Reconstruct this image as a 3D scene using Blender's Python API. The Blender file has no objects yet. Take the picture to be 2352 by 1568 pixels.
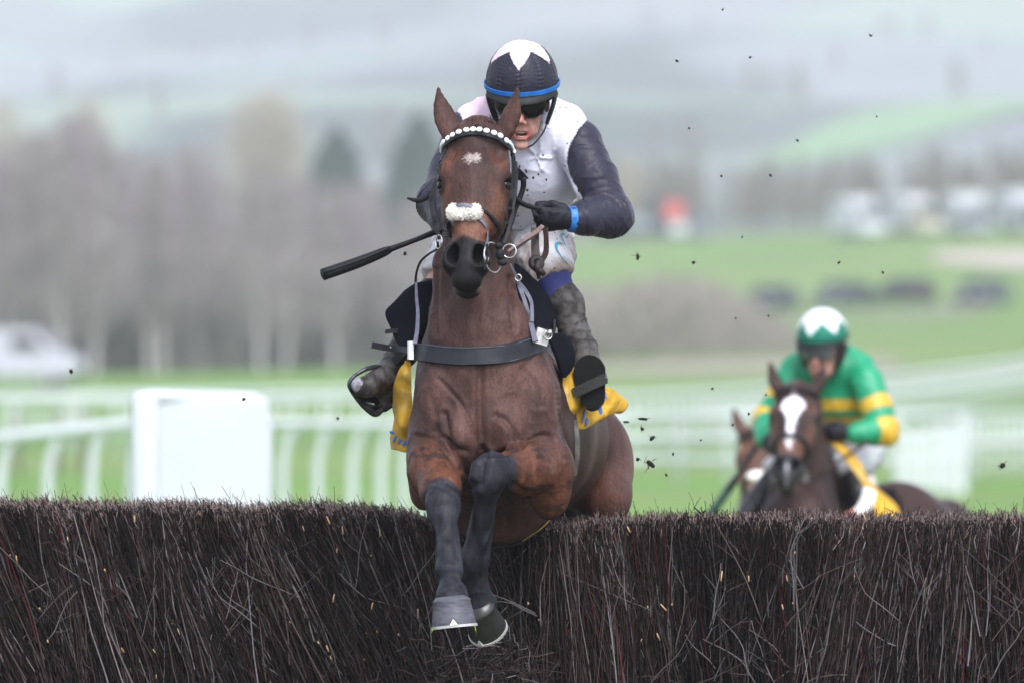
import bpy, bmesh, math, random
import numpy as np
from mathutils import Vector, Matrix
from mathutils.bvhtree import BVHTree
R = math.radians
rng = np.random.default_rng(7)
random.seed(7)
scene = bpy.context.scene
COL = scene.collection

# ------------------------------------------------------------------ camera
FOC = 400 / 36 * 2352          # focal length in picture units (picture 2352 units wide)
CAM_D, CAM_H, HOR = 36.3, 1.52, 1052
HAZE = 0.00025             # density of the air, per metre
cam_data = bpy.data.cameras.new('camera')
cam = bpy.data.objects.new('camera', cam_data)
COL.objects.link(cam)
scene.camera = cam
cam.location = (0, -CAM_D, CAM_H)
cam.rotation_euler = (R(90) + math.atan((HOR - 784) / FOC), 0, 0)
cam_data.lens = 400
cam_data.sensor_width = 36
cam_data.clip_start = 0.5
cam_data.clip_end = 9000
cam_data.dof.use_dof = True
cam_data.dof.focus_distance = CAM_D - 0.1
cam_data.dof.aperture_fstop = 4.8
cam_data.dof.aperture_blades = 0

# ------------------------------------------------------------------ world, sun, exposure
world = bpy.data.worlds.new("World")
scene.world = world
world.use_nodes = True
nt = world.node_tree
nt.nodes.clear()
sky = nt.nodes.new('ShaderNodeTexSky')
sky.sky_type = 'NISHITA'
sky.sun_disc = False
sky.sun_elevation = R(48)
sky.sun_rotation = R(160)
sky.air_density = 1.0
sky.dust_density = 1.5
sky.ozone_density = 1.0
hsv = nt.nodes.new('ShaderNodeHueSaturation')
hsv.inputs['Saturation'].default_value = 0.30
bg = nt.nodes.new('ShaderNodeBackground')
bg.inputs['Strength'].default_value = 0.13
wo = nt.nodes.new('ShaderNodeOutputWorld')
nt.links.new(sky.outputs[0], hsv.inputs['Color'])
tn = nt.nodes.new('ShaderNodeMix'); tn.data_type = 'RGBA'; tn.blend_type = 'MULTIPLY'; tn.inputs[0].default_value = 1
tn.inputs[7].default_value = (0.96, 0.955, 1.07, 1)      # cool cast of the cloud layer
nt.links.new(hsv.outputs[0], tn.inputs[6]); nt.links.new(tn.outputs[2], bg.inputs['Color'])
nt.links.new(bg.outputs[0], wo.inputs['Surface'])
sun_data = bpy.data.lights.new('sun', 'SUN')
sun = bpy.data.objects.new('sun', sun_data)
COL.objects.link(sun)
sun_data.energy = 1.2
sun_data.angle = R(25)
sun_data.color = (1.0, 0.98, 0.96)
sun_dir = Vector((math.sin(R(160)) * math.cos(R(48)), math.cos(R(160)) * math.cos(R(48)), math.sin(R(48))))
sun.rotation_euler = sun_dir.to_track_quat('Z', 'Y').to_euler()
scene.view_settings.view_transform = 'Standard'
scene.view_settings.look = 'None'
scene.view_settings.gamma = 1
scene.view_settings.use_curve_mapping = False
scene.view_settings.exposure = 1.48
scene.render.engine = 'CYCLES'
scene.cycles.use_denoising = True
scene.cycles.max_bounces = 6
scene.cycles.volume_bounces = 1
scene.cycles.transparent_max_bounces = 8

# ------------------------------------------------------------------ helpers
def W(px, py, d=0.0):
    """picture position px, py at d metres beyond the plane of the leading horse's head -> point in the place"""
    D = CAM_D + d
    return np.array([(px - 1176) * D / FOC, d, CAM_H - (py - HOR) * D / FOC])

def unit(v):
    v = np.asarray(v, float)
    return v / max(np.linalg.norm(v), 1e-9)

def _hash(i, j, k, seed):
    n = (i * 73856093) ^ (j * 19349663) ^ (k * 83492791) ^ (seed * 2654435)
    n = (n ^ (n >> 13)) * 1274126177 & 0x7fffffff
    n = (n ^ (n >> 16))
    return (n & 0xffff) / 65535.0

def vnoise(P, scale=1.0, seed=0):
    P = np.asarray(P, float) * scale + 1000.0
    I = np.floor(P).astype(np.int64)
    f = P - I
    f = f * f * (3 - 2 * f)
    r = 0
    for dx in (0, 1):
        for dy in (0, 1):
            for dz in (0, 1):
                w = (f[..., 0] if dx else 1 - f[..., 0]) * (f[..., 1] if dy else 1 - f[..., 1]) * (f[..., 2] if dz else 1 - f[..., 2])
                r = r + w * _hash(I[..., 0] + dx, I[..., 1] + dy, I[..., 2] + dz, seed)
    return r * 2 - 1

def fbm(P, scale=1.0, octaves=3, seed=0):
    a, s, r = 1.0, scale, 0
    for o in range(octaves):
        r = r + a * vnoise(P, s, seed + o * 17)
        a *= 0.5; s *= 2.03
    return r / 1.75

def sstep(x, a, b):
    t = np.clip((x - a) / (b - a), 0, 1)
    return t * t * (3 - 2 * t)

def new_mesh(name, V, F, smooth=True, mat=None, colors=None):
    """V (n,3), F a (m,4) or (m,3) array, or a list of faces"""
    me = bpy.data.meshes.new(name)
    V = np.asarray(V, np.float32)
    if isinstance(F, np.ndarray):
        m, k = F.shape
        me.vertices.add(len(V)); me.vertices.foreach_set('co', V.ravel())
        me.loops.add(m * k); me.loops.foreach_set('vertex_index', F.astype(np.int32).ravel())
        me.polygons.add(m)
        me.polygons.foreach_set('loop_start', np.arange(0, m * k, k, dtype=np.int32))
        me.polygons.foreach_set('loop_total', np.full(m, k, dtype=np.int32))
        me.update(calc_edges=True)
    else:
        me.from_pydata([tuple(map(float, v)) for v in V], [], [tuple(f) for f in F])
        me.update()
    if smooth:
        me.polygons.foreach_set('use_smooth', np.ones(len(me.polygons), bool))
    if colors is not None:
        a = me.color_attributes.new('tint', 'FLOAT_COLOR', 'POINT')
        c = np.ones((len(V), 4), np.float32); c[:, :3] = colors
        a.data.foreach_set('color', c.ravel())
    if mat:
        me.materials.append(mat)
    return me

def obj(name, me, parent=None, local=False, **props):
    """links a mesh; its vertices are in place coordinates unless local (then in its parent's)"""
    o = bpy.data.objects.new(name, me)
    COL.objects.link(o)
    if parent is not None:
        o.parent = parent
        if not local and parent.parent is None:
            o.matrix_parent_inverse = Matrix.Translation(-parent.location)
    for k, v in props.items():
        o[k] = v
    return o

def thing(name, loc, label, cat, group=None):
    o = bpy.data.objects.new(name, None)
    COL.objects.link(o)
    o.location = tuple(map(float, loc))
    o.empty_display_size = 0.1
    o['label'] = label; o['category'] = cat
    if group: o['group'] = group
    return o

def copy_tree(o, parent=None):
    c = o.copy(); COL.objects.link(c)
    if parent is not None:
        c.parent = parent
    for ch in list(o.children):
        copy_tree(ch, c)
    return c

# ---- materials
MATS = {}
def mat(name, color=(0.5, 0.5, 0.5), rough=0.6, spec=0.4, metal=0.0, attr=False, noise=None, bump=None, sheen=0.0, second=None,
        coat=0.0, stretch=None, specks=None, alpha=None):
    """noise=(scale, amount) brightness variation; second=(color, scale, lo, hi) patches; bump=(scale, strength, dist); specks=(color, scale, size)"""
    if name in MATS: return MATS[name]
    m = bpy.data.materials.new(name); m.use_nodes = True
    nt = m.node_tree; N = nt.nodes; L = nt.links
    b = N['Principled BSDF']
    b.inputs['Roughness'].default_value = rough
    b.inputs['Specular IOR Level'].default_value = spec
    b.inputs['Metallic'].default_value = metal
    b.inputs['Sheen Weight'].default_value = sheen
    b.inputs['Coat Weight'].default_value = coat
    tc = N.new('ShaderNodeTexCoord'); src = tc.outputs['Object']
    if stretch:
        mp = N.new('ShaderNodeMapping'); mp.inputs['Scale'].default_value = stretch
        L.new(src, mp.inputs[0]); src = mp.outputs[0]
    if attr:
        a = N.new('ShaderNodeAttribute'); a.attribute_name = 'tint'; c = a.outputs['Color']
    else:
        r = N.new('ShaderNodeRGB'); r.outputs[0].default_value = (*color, 1); c = r.outputs[0]
    if second:
        n = N.new('ShaderNodeTexNoise'); n.inputs['Scale'].default_value = second[1]; n.inputs['Detail'].default_value = 6
        L.new(src, n.inputs['Vector'])
        mr = N.new('ShaderNodeMapRange'); mr.inputs[1].default_value = second[2]; mr.inputs[2].default_value = second[3]
        L.new(n.outputs[0], mr.inputs[0])
        mx = N.new('ShaderNodeMix'); mx.data_type = 'RGBA'
        L.new(mr.outputs[0], mx.inputs[0]); L.new(c, mx.inputs[6]); mx.inputs[7].default_value = (*second[0], 1); c = mx.outputs[2]
    for noise in ([] if not noise else noise if isinstance(noise, list) else [noise]):
        n = N.new('ShaderNodeTexNoise'); n.inputs['Scale'].default_value = noise[0]; n.inputs['Detail'].default_value = 5
        L.new(src, n.inputs['Vector'])
        mr = N.new('ShaderNodeMapRange'); mr.inputs[1].default_value = 0.3; mr.inputs[2].default_value = 0.7
        mr.inputs[3].default_value = 1 - noise[1]; mr.inputs[4].default_value = 1 + noise[1]
        L.new(n.outputs[0], mr.inputs[0])
        hs = N.new('ShaderNodeHueSaturation'); L.new(mr.outputs[0], hs.inputs['Value']); L.new(c, hs.inputs['Color']); c = hs.outputs[0]
    if specks:
        v = N.new('ShaderNodeTexVoronoi'); v.inputs['Scale'].default_value = specks[1]; L.new(tc.outputs['Object'], v.inputs['Vector'])
        vm = N.new('ShaderNodeMapping'); vm.inputs['Scale'].default_value = (1, 1, .62); vm.inputs['Rotation'].default_value = (0, .5, 0)
        wn = N.new('ShaderNodeTexNoise'); wn.inputs['Scale'].default_value = specks[1] * .9
        wa = N.new('ShaderNodeVectorMath'); wa.operation = 'MULTIPLY_ADD'; wa.inputs[1].default_value = (.010, .010, .010)
        L.new(tc.outputs['Object'], wn.inputs['Vector']); L.new(wn.outputs['Color'], wa.inputs[0]); L.new(tc.outputs['Object'], wa.inputs[2])
        L.new(wa.outputs[0], vm.inputs[0]); L.new(vm.outputs[0], v.inputs['Vector'])
        n = N.new('ShaderNodeTexNoise'); n.inputs['Scale'].default_value = 9; L.new(tc.outputs['Object'], n.inputs['Vector'])
        sc_ = N.new('ShaderNodeSeparateColor'); L.new(v.outputs['Color'], sc_.inputs[0])
        pw = N.new('ShaderNodeMath'); pw.operation = 'POWER'; L.new(sc_.outputs[0], pw.inputs[0]); pw.inputs[1].default_value = 3.5
        m0 = N.new('ShaderNodeMath'); m0.operation = 'MULTIPLY'; L.new(n.outputs[0], m0.inputs[0]); L.new(pw.outputs[0], m0.inputs[1])
        mu = N.new('ShaderNodeMath'); mu.operation = 'MULTIPLY'; L.new(m0.outputs[0], mu.inputs[0]); mu.inputs[1].default_value = specks[2] * 4.2
        lt = N.new('ShaderNodeMath'); lt.operation = 'LESS_THAN'; L.new(v.outputs['Distance'], lt.inputs[0]); L.new(mu.outputs[0], lt.inputs[1])
        mx = N.new('ShaderNodeMix'); mx.data_type = 'RGBA'
        L.new(lt.outputs[0], mx.inputs[0]); L.new(c, mx.inputs[6]); mx.inputs[7].default_value = (*specks[0], 1); c = mx.outputs[2]
    L.new(c, b.inputs['Base Color'])
    if bump:
        hgt = None
        for (sc_, st_, di_) in (bump if isinstance(bump, list) else [bump]):
            n = N.new('ShaderNodeTexNoise'); n.inputs['Scale'].default_value = sc_; n.inputs['Detail'].default_value = 4
            L.new(src, n.inputs['Vector'])
            bp = N.new('ShaderNodeBump'); bp.inputs['Strength'].default_value = st_; bp.inputs['Distance'].default_value = di_
            L.new(n.outputs[0], bp.inputs['Height'])
            if hgt is not None: L.new(hgt, bp.inputs['Normal'])
            hgt = bp.outputs[0]
        L.new(hgt, b.inputs['Normal'])
    MATS[name] = m
    return m

# ---- solid modelling on a distance grid
class Solid:
    def __init__(s, lo, hi, h):
        s.h = h; s.lo = np.asarray(lo, float)
        n = np.ceil((np.asarray(hi) - s.lo) / h).astype(int) + 1
        s.n = n
        s.d = np.full(n, 1.0, np.float32)
    def _grid(s, lo, hi):
        i0 = np.clip(np.floor((lo - s.lo) / s.h).astype(int), 0, s.n - 1)
        i1 = np.clip(np.ceil((hi - s.lo) / s.h).astype(int) + 1, i0 + 1, s.n)
        ax = [(s.lo[k] + s.h * np.arange(i0[k], i1[k])).astype(np.float32) for k in range(3)]
        sl = tuple(slice(i0[k], i1[k]) for k in range(3))
        return sl, ax[0][:, None, None], ax[1][None, :, None], ax[2][None, None, :]
    def _put(s, lo, hi, f, k, op):
        m = k + 3 * s.h
        sl, x, y, z = s._grid(np.asarray(lo) - m, np.asarray(hi) + m)
        d2 = f(x, y, z).astype(np.float32)
        d1 = s.d[sl]
        if op == 'cut':
            d1 = -d1
        if k > 0:
            h = np.clip(0.5 + 0.5 * (d2 - d1) / k, 0, 1)
            r = d2 + (d1 - d2) * h - k * h * (1 - h)
        else:
            r = np.minimum(d1, d2)
        s.d[sl] = -r if op == 'cut' else r
    def cone(s, a, b, ra, rb, u=(1, 0, 0), k=0.02, op='add'):
        a = np.asarray(a, float); b = np.asarray(b, float)
        ra = (ra, ra) if np.isscalar(ra) else ra
        rb = (rb, rb) if np.isscalar(rb) else rb
        L = np.linalg.norm(b - a); w = (b - a) / max(L, 1e-6)
        u = np.asarray(u, float); u = u - w * np.dot(u, w)
        if np.linalg.norm(u) < 1e-3: u = np.cross(w, (0.3, 0.9, 0.2))
        u = unit(u); v = np.cross(w, u)
        M = max(*ra, *rb)
        lo = np.minimum(a, b) - M; hi = np.maximum(a, b) + M
        def f(x, y, z):
            X = x - a[0]; Y = y - a[1]; Z = z - a[2]
            pw = X * w[0] + Y * w[1] + Z * w[2]
            pu = X * u[0] + Y * u[1] + Z * u[2]
            pv = X * v[0] + Y * v[1] + Z * v[2]
            t = np.clip(pw / max(L, 1e-6), 0, 1)
            ru = ra[0] + (rb[0] - ra[0]) * t; rv = ra[1] + (rb[1] - ra[1]) * t
            rw = 0.5 * (ru + rv); ov = pw - t * L
            A = pu / ru; B = pv / rv; C = ov / rw
            q = np.sqrt(A * A + B * B + C * C)
            g = np.sqrt((A / ru) ** 2 + (B / rv) ** 2 + (C / rw) ** 2)
            return q * (q - 1) / np.maximum(g, 1e-3)
        s._put(lo, hi, f, k, op)
    def chain(s, pts, u=(1, 0, 0), k=0.02, op='add'):
        """pts: list of (point, radius or (ru, rv))"""
        for (p, r), (q, t) in zip(pts[:-1], pts[1:]):
            s.cone(p, q, r, t, u, k, op)
    def ell(s, c, r, ax=None, k=0.02, op='add'):
        """r radii along the axes ax (rows), world axes if None"""
        c = np.asarray(c, float)
        ax = np.eye(3) if ax is None else np.asarray(ax, float)
        e = np.sqrt(sum((ax[i] * r[i]) ** 2 for i in range(3)))
        def f(x, y, z):
            X = x - c[0]; Y = y - c[1]; Z = z - c[2]
            q = 0; g = 0
            for i in range(3):
                A = (X * ax[i][0] + Y * ax[i][1] + Z * ax[i][2]) / r[i]
                q = q + A * A; g = g + (A / r[i]) ** 2
            q = np.sqrt(q); g = np.sqrt(g)
            return q * (q - 1) / np.maximum(g, 1e-3)
        s._put(c - e, c + e, f, k, op)
    def half(s, p, n, k=0.0):
        """cut away everything on the side n points to"""
        n = unit(n); p = np.asarray(p)
        def f(x, y, z):
            return -((x - p[0]) * n[0] + (y - p[1]) * n[1] + (z - p[2]) * n[2])
        s._put(s.lo, s.lo + s.h * s.n, f, k, 'cut')
    def mesh(s):
        """surface nets -> V, quads"""
        d = s.d; neg = d < 0
        nx, ny, nz = d.shape
        c = np.zeros((nx - 1, ny - 1, nz - 1), np.uint8)
        for i in (0, 1):
            for j in (0, 1):
                for k in (0, 1):
                    c += neg[i:nx - 1 + i, j:ny - 1 + j, k:nz - 1 + k]
        act = (c > 0) & (c < 8)
        I = np.argwhere(act)
        idx = np.full(act.shape, -1, np.int32)
        idx[tuple(I.T)] = np.arange(len(I))
        acc = np.zeros((len(I), 3)); cnt = np.zeros(len(I))
        corners = [(i, j, k) for i in (0, 1) for j in (0, 1) for k in (0, 1)]
        val = {q: d[I[:, 0] + q[0], I[:, 1] + q[1], I[:, 2] + q[2]].astype(float) for q in corners}
        for q in corners:
            for ax in range(3):
                if q[ax] == 0:
                    q2 = list(q); q2[ax] = 1; q2 = tuple(q2)
                    a, b = val[q], val[q2]
                    m = (a < 0) != (b < 0)
                    t = np.where(m, a / np.where(m, a - b, 1), 0)
                    p = np.zeros((len(I), 3)); p[:] = q; p[:, ax] = t
                    acc += p * m[:, None]; cnt += m
        V = s.lo + s.h * (I + acc / np.maximum(cnt, 1)[:, None])
        faces = []
        for ax in range(3):
            a1, a2 = (ax + 1) % 3, (ax + 2) % 3
            sa = [slice(None)] * 3; sb = [slice(None)] * 3
            sa[ax] = slice(0, -1); sb[ax] = slice(1, None)
            A, B = neg[tuple(sa)], neg[tuple(sb)]
            E = np.argwhere(A != B)
            E = E[(E[:, a1] > 0) & (E[:, a2] > 0) & (E[:, a1] < d.shape[a1] - 1) & (E[:, a2] < d.shape[a2] - 1)]
            inside = A[tuple(E.T)]
            def cell(o1, o2):
                q = E.copy(); q[:, a1] += o1; q[:, a2] += o2
                return idx[tuple(q.T)]
            Q = np.stack([cell(-1, -1), cell(0, -1), cell(0, 0), cell(-1, 0)], 1)
            Q[~inside] = Q[~inside][:, ::-1]
            faces.append(Q)
        F = np.concatenate(faces)
        F = F[(F >= 0).all(1)]
        return V, F

def vnormals(V, F):
    n = np.cross(V[F[:, 2]] - V[F[:, 0]], V[F[:, 3 % F.shape[1]]] - V[F[:, 1]])
    N = np.zeros_like(V)
    for k in range(F.shape[1]):
        for a in range(3):
            N[:, a] += np.bincount(F[:, k], n[:, a], len(V))
    return N / np.maximum(np.linalg.norm(N, axis=1), 1e-12)[:, None]

def relax(V, F, it=2, w=0.5):
    n = len(V)
    e = np.concatenate([F[:, [k, (k + 1) % F.shape[1]]] for k in range(F.shape[1])])
    cnt = np.bincount(e[:, 0], minlength=n) + np.bincount(e[:, 1], minlength=n)
    for i in range(it * 2):
        S = np.zeros_like(V)
        for a in range(3):
            S[:, a] = np.bincount(e[:, 0], V[e[:, 1], a], n) + np.bincount(e[:, 1], V[e[:, 0], a], n)
        lam = w if i % 2 == 0 else -w * 0.96
        V = V + lam * (S / np.maximum(cnt, 1)[:, None] - V)
    return V

def tri_dist(P, a, b):
    """distance of points P to segment a-b and the place along it"""
    a = np.asarray(a); ab = np.asarray(b) - a
    t = np.clip((P - a) @ ab / max(ab @ ab, 1e-12), 0, 1)
    return np.linalg.norm(P - a - t[:, None] * ab, axis=1), t

def spline(pts, n):
    """Catmull-Rom through pts -> n points"""
    p = np.asarray(pts, float)
    if len(p) == 2:
        t = np.linspace(0, 1, n)[:, None]; return p[0] * (1 - t) + p[1] * t
    q = np.vstack([2 * p[0] - p[1], p, 2 * p[-1] - p[-2]])
    t = np.linspace(0, len(p) - 1 - 1e-9, n); i = t.astype(int); f = (t - i)[:, None]
    a, b, c, d = q[i], q[i + 1], q[i + 2], q[i + 3]
    return 0.5 * (2 * b + (c - a) * f + (2 * a - 5 * b + 4 * c - d) * f ** 2 + (3 * b - a - 3 * c + d) * f ** 3)

def tube(pts, rad, n=None, sides=8, cap=True):
    """V, F (list) of a tube of radius rad (number or list per control point)"""
    n = n or max(2, len(pts) * 5)
    P = spline(pts, n)
    r = np.full(n, rad) if np.isscalar(rad) else np.interp(np.linspace(0, 1, n), np.linspace(0, 1, len(rad)), rad)
    T = np.gradient(P, axis=0); T /= np.maximum(np.linalg.norm(T, axis=1), 1e-9)[:, None]
    u = np.cross(T[0], (0.1, 0.2, 1)); u = unit(u)
    V = []
    for k in range(n):
        u = unit(u - T[k] * np.dot(u, T[k])); v = np.cross(T[k], u)
        a = np.linspace(0, 2 * math.pi, sides, endpoint=False)
        V.append(P[k] + r[k] * (np.cos(a)[:, None] * u + np.sin(a)[:, None] * v))
    V = np.vstack(V); F = []
    for k in range(n - 1):
        for j in range(sides):
            a, b = k * sides + j, k * sides + (j + 1) % sides
            F.append((a, b, b + sides, a + sides))
    if cap:
        F.append(tuple(range(sides))[::-1]); F.append(tuple(range((n - 1) * sides, n * sides)))
    return V, F

def strap(pts, width, thick, normals, n=None):
    """flat leather strap through pts; normals: outward direction per control point (or one)"""
    n = n or max(4, len(pts) * 6)
    P = spline(pts, n)
    nm = np.asarray(normals, float)
    NN = np.tile(nm, (n, 1)) if nm.ndim == 1 else spline(nm, n)
    w = np.full(n, width) if np.isscalar(width) else np.interp(np.linspace(0, 1, n), np.linspace(0, 1, len(width)), width)
    T = np.gradient(P, axis=0); T /= np.maximum(np.linalg.norm(T, axis=1), 1e-9)[:, None]
    prof = ((-.5, 0), (-.46, 1), (.46, 1), (.5, 0), (.46, -.4), (-.46, -.4))
    V = []; F = []
    R6 = []
    for k in range(n):
        m = unit(NN[k] - T[k] * np.dot(NN[k], T[k])); s = np.cross(T[k], m)
        R6.append([P[k] + s * a * w[k] + m * b * thick for a, b in prof])
    for j in range(6):
        o = len(V)
        for k in range(n):
            V += [R6[k][j], R6[k][(j + 1) % 6]]
        for k in range(n - 1):
            q = o + k * 2; F.append((q, q + 1, q + 3, q + 2))
    for k in (0, n - 1):
        o = len(V); V += R6[k]; F.append(tuple(range(o, o + 6))[::(-1 if k == 0 else 1)])
    return np.array(V), F

def join(parts):
    V, F, o = [], [], 0
    for v, f in parts:
        V.append(np.asarray(v)); F += [tuple(int(i) + o for i in q) for q in f]; o += len(v)
    return np.vstack(V), F

def box(c, s, rot=0.0):
    c = np.asarray(c, float); s = np.asarray(s, float) / 2
    V = np.array([(x, y, z) for x in (-1, 1) for y in (-1, 1) for z in (-1, 1)], float) * s
    if rot:
        cr, sr = math.cos(rot), math.sin(rot)
        V = V @ np.array([[cr, sr, 0], [-sr, cr, 0], [0, 0, 1]])
    F = [(0, 1, 3, 2), (4, 6, 7, 5), (0, 4, 5, 1), (2, 3, 7, 6), (0, 2, 6, 4), (1, 5, 7, 3)]
    return V + c, F

def ring(c, r, t, n_dir, sides=8, n=28, sx=1.0, arc=1.0):
    c = np.asarray(c); n_dir = unit(n_dir); u = unit(np.cross(n_dir, (0.01, 0.02, 1))); v = np.cross(n_dir, u)
    a = np.linspace(0, 2 * math.pi * arc, n + 1)
    pts = [c + r * (math.cos(q) * u * sx + math.sin(q) * v) for q in a]
    return tube(pts, t, n=n * 2, sides=sides, cap=False)

def sheet3(rows, nu, nv, thick, wrinkle=0.0, seed=0):
    """cloth or leather sheet through rows of points; gets real thickness"""
    rows = [spline(r, nu) for r in rows]
    G = np.stack([spline([r[i] for r in rows], nv) for i in range(nu)], 1)   # nv, nu, 3
    V = G.reshape(-1, 3)
    idx = np.arange(nv * nu).reshape(nv, nu)
    F = np.stack([idx[:-1, :-1], idx[:-1, 1:], idx[1:, 1:], idx[1:, :-1]], -1).reshape(-1, 4)
    N = vnormals(V, F)
    if wrinkle:
        V = V + N * (fbm(V, 14, 3, seed) * wrinkle)[:, None]
        N = vnormals(V, F)
    n = len(V)
    V2 = np.vstack([V + N * thick / 2, V - N * thick / 2])
    Fl = [tuple(f) for f in F] + [tuple(n + f[::-1]) for f in F]
    b = list(idx[0, :]) + list(idx[1:, -1]) + list(idx[-1, ::-1][1:]) + list(idx[::-1, 0][1:-1])
    for a, c in zip(b, b[1:] + b[:1]):
        Fl.append((a, a + n, c + n, c))
    return V2, Fl, G

def sheet(*a, **k):
    return sheet3(*a, **k)[:2]
# ------------------------------------------------------------------ ground, far country
PROF_D = np.array([-60, 14, 34, 50, 64, 90, 140, 200, 260, 320, 380, 425, 500, 600, 760, 900, 1100, 1400, 2000, 3000, 4500, 6600], float)
PROF_Y = np.array([0, 1845, 1561, 1391, 1275, 1220, 1135, 1050, 985, 925, 870, 832, 775, 690, 615, 560, 490, 420, 310, 150, -90, -420], float)
def ground_z(x, y):
    """height of the ground at a place y metres beyond the fence"""
    py = np.interp(y, PROF_D, PROF_Y)
    z = CAM_H - (py - HOR) * (CAM_D + y) / FOC
    z14 = CAM_H - (1845 - HOR) * (CAM_D + 14) / FOC
    z = np.where(y < 14, z14 * np.clip(y / 14, 0, 1), z)
    ux = x / (CAM_D + np.maximum(y, 0)) * FOC / 1176      # -1..1 across the view at any distance
    ux = np.clip(ux, -6, 6)
    tilt = np.interp(y, [0, 200, 320, 480, 800, 1500, 3200, 6600], [0, 0, .6, 1.6, 4.0, 9, 26, 60])
    z = z + tilt * ux * .35
    z = z + np.interp(y, [0, 300, 900, 1800, 3200, 6600], [0, .0, 2.0, 6, 16, 30]) * np.sin(x * .013 + y * .004) * np.sin(y * .006 + 1)
    return z
def GZ(x, y): return float(ground_z(np.array([float(x)]), np.array([float(y)]))[0])
ys = np.concatenate([np.linspace(-60, 40, 30), np.linspace(45, 320, 60), np.linspace(328, 1000, 80), np.linspace(1015, 6600, 110)])
us = np.linspace(-1, 1, 141)
us = np.sign(us) * (np.abs(us) ** 1.8)
Xg = us[None, :] * (60 + .55 * np.maximum(ys, 0))[:, None]
Yg = np.repeat(ys[:, None], len(us), 1)
Zg = ground_z(Xg, Yg)
near_m = Yg < 995
def gmesh(name, i0, i1, mt, kind='structure'):
    X_, Y_, Z_ = Xg[i0:i1], Yg[i0:i1], Zg[i0:i1]
    idx = np.arange(X_.size).reshape(X_.shape)
    F_ = np.stack([idx[:-1, :-1], idx[:-1, 1:], idx[1:, 1:], idx[1:, :-1]], -1).reshape(-1, 4)
    return obj(name, new_mesh(name, np.stack([X_, Y_, Z_], -1).reshape(-1, 3), F_, True, mt), kind=kind)
M_GRASS = mat('racecourse grass', (.105, .215, .040), .9, .15, second=((.165, .225, .070), .035, .40, .62), noise=[(.08, .16), (.4, .14), (6, .12)], bump=(8, .4, .05))
k1 = int(np.argmin(np.abs(ys - 1000))) + 1
gmesh('ground', 0, k1, M_GRASS)
gx = np.linspace(-30, 30, 31); gy = np.concatenate([np.linspace(-58, 0, 24), np.linspace(.5, 15, 12)])  # unseen dull ground added to cut green light bounced from the grass
GX, GY = np.meshgrid(gx, gy); GI = np.arange(GX.size).reshape(GX.shape)
GZZ = ground_z(GX, GY) + .03
obj('dull_bounce_ground', new_mesh('dull_bounce_ground', np.stack([GX, GY, GZZ], -1).reshape(-1, 3), np.stack([GI[:-1, :-1], GI[:-1, 1:], GI[1:, 1:], GI[1:, :-1]], -1).reshape(-1, 4), True,
    mat('dull bounce ground', (.085, .080, .052), .95, .1, second=((.10, .12, .045), 1.2, .45, .6), noise=(5, .25))), kind='structure')
# hill behind: pasture, plough and woods in patches, haze greyed into the colours
mh = bpy.data.materials.new('hill country'); mh.use_nodes = True
N, L = mh.node_tree.nodes, mh.node_tree.links
b = N['Principled BSDF']; b.inputs['Roughness'].default_value = 1; b.inputs['Specular IOR Level'].default_value = 0
tc = N.new('ShaderNodeTexCoord'); mp = N.new('ShaderNodeMapping'); mp.inputs['Scale'].default_value = (1, .42, 1); L.new(tc.outputs['Object'], mp.inputs[0])
vo = N.new('ShaderNodeTexVoronoi'); vo.inputs['Scale'].default_value = .006; L.new(mp.outputs[0], vo.inputs['Vector'])
cr = N.new('ShaderNodeValToRGB'); cr.color_ramp.interpolation = 'CONSTANT'
cols = [(0, (.19, .20, .19)), (.22, (.18, .215, .185)), (.42, (.16, .17, .17)), (.58, (.20, .26, .19)), (.74, (.21, .225, .22)), (.88, (.17, .18, .18))]
while len(cr.color_ramp.elements) < len(cols): cr.color_ramp.elements.new(.5)
for e_, (p_, c_) in zip(cr.color_ramp.elements, cols): e_.position = p_; e_.color = (*c_, 1)
sp = N.new('ShaderNodeSeparateColor'); L.new(vo.outputs['Color'], sp.inputs[0]); L.new(sp.outputs[0], cr.inputs[0])
no = N.new('ShaderNodeTexNoise'); no.inputs['Scale'].default_value = .006; no.inputs['Detail'].default_value = 6; L.new(mp.outputs[0], no.inputs['Vector'])
mr = N.new('ShaderNodeMapRange'); mr.inputs[1].default_value = .52; mr.inputs[2].default_value = .60; L.new(no.outputs[0], mr.inputs[0])
mx = N.new('ShaderNodeMix'); mx.data_type = 'RGBA'; L.new(mr.outputs[0], mx.inputs[0]); L.new(cr.outputs[0], mx.inputs[6]); mx.inputs[7].default_value = (.060, .070, .062, 1)
L.new(mx.outputs[2], b.inputs['Base Color'])
gmesh('hills', k1 - 1, len(ys), mh)

def at_pic(px, py_or_none, y):
    """point on the ground y metres beyond, seen at picture column px"""
    D = CAM_D + y; x = (px - 1176) * D / FOC
    return np.array([x, y, GZ(x, y)])

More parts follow.
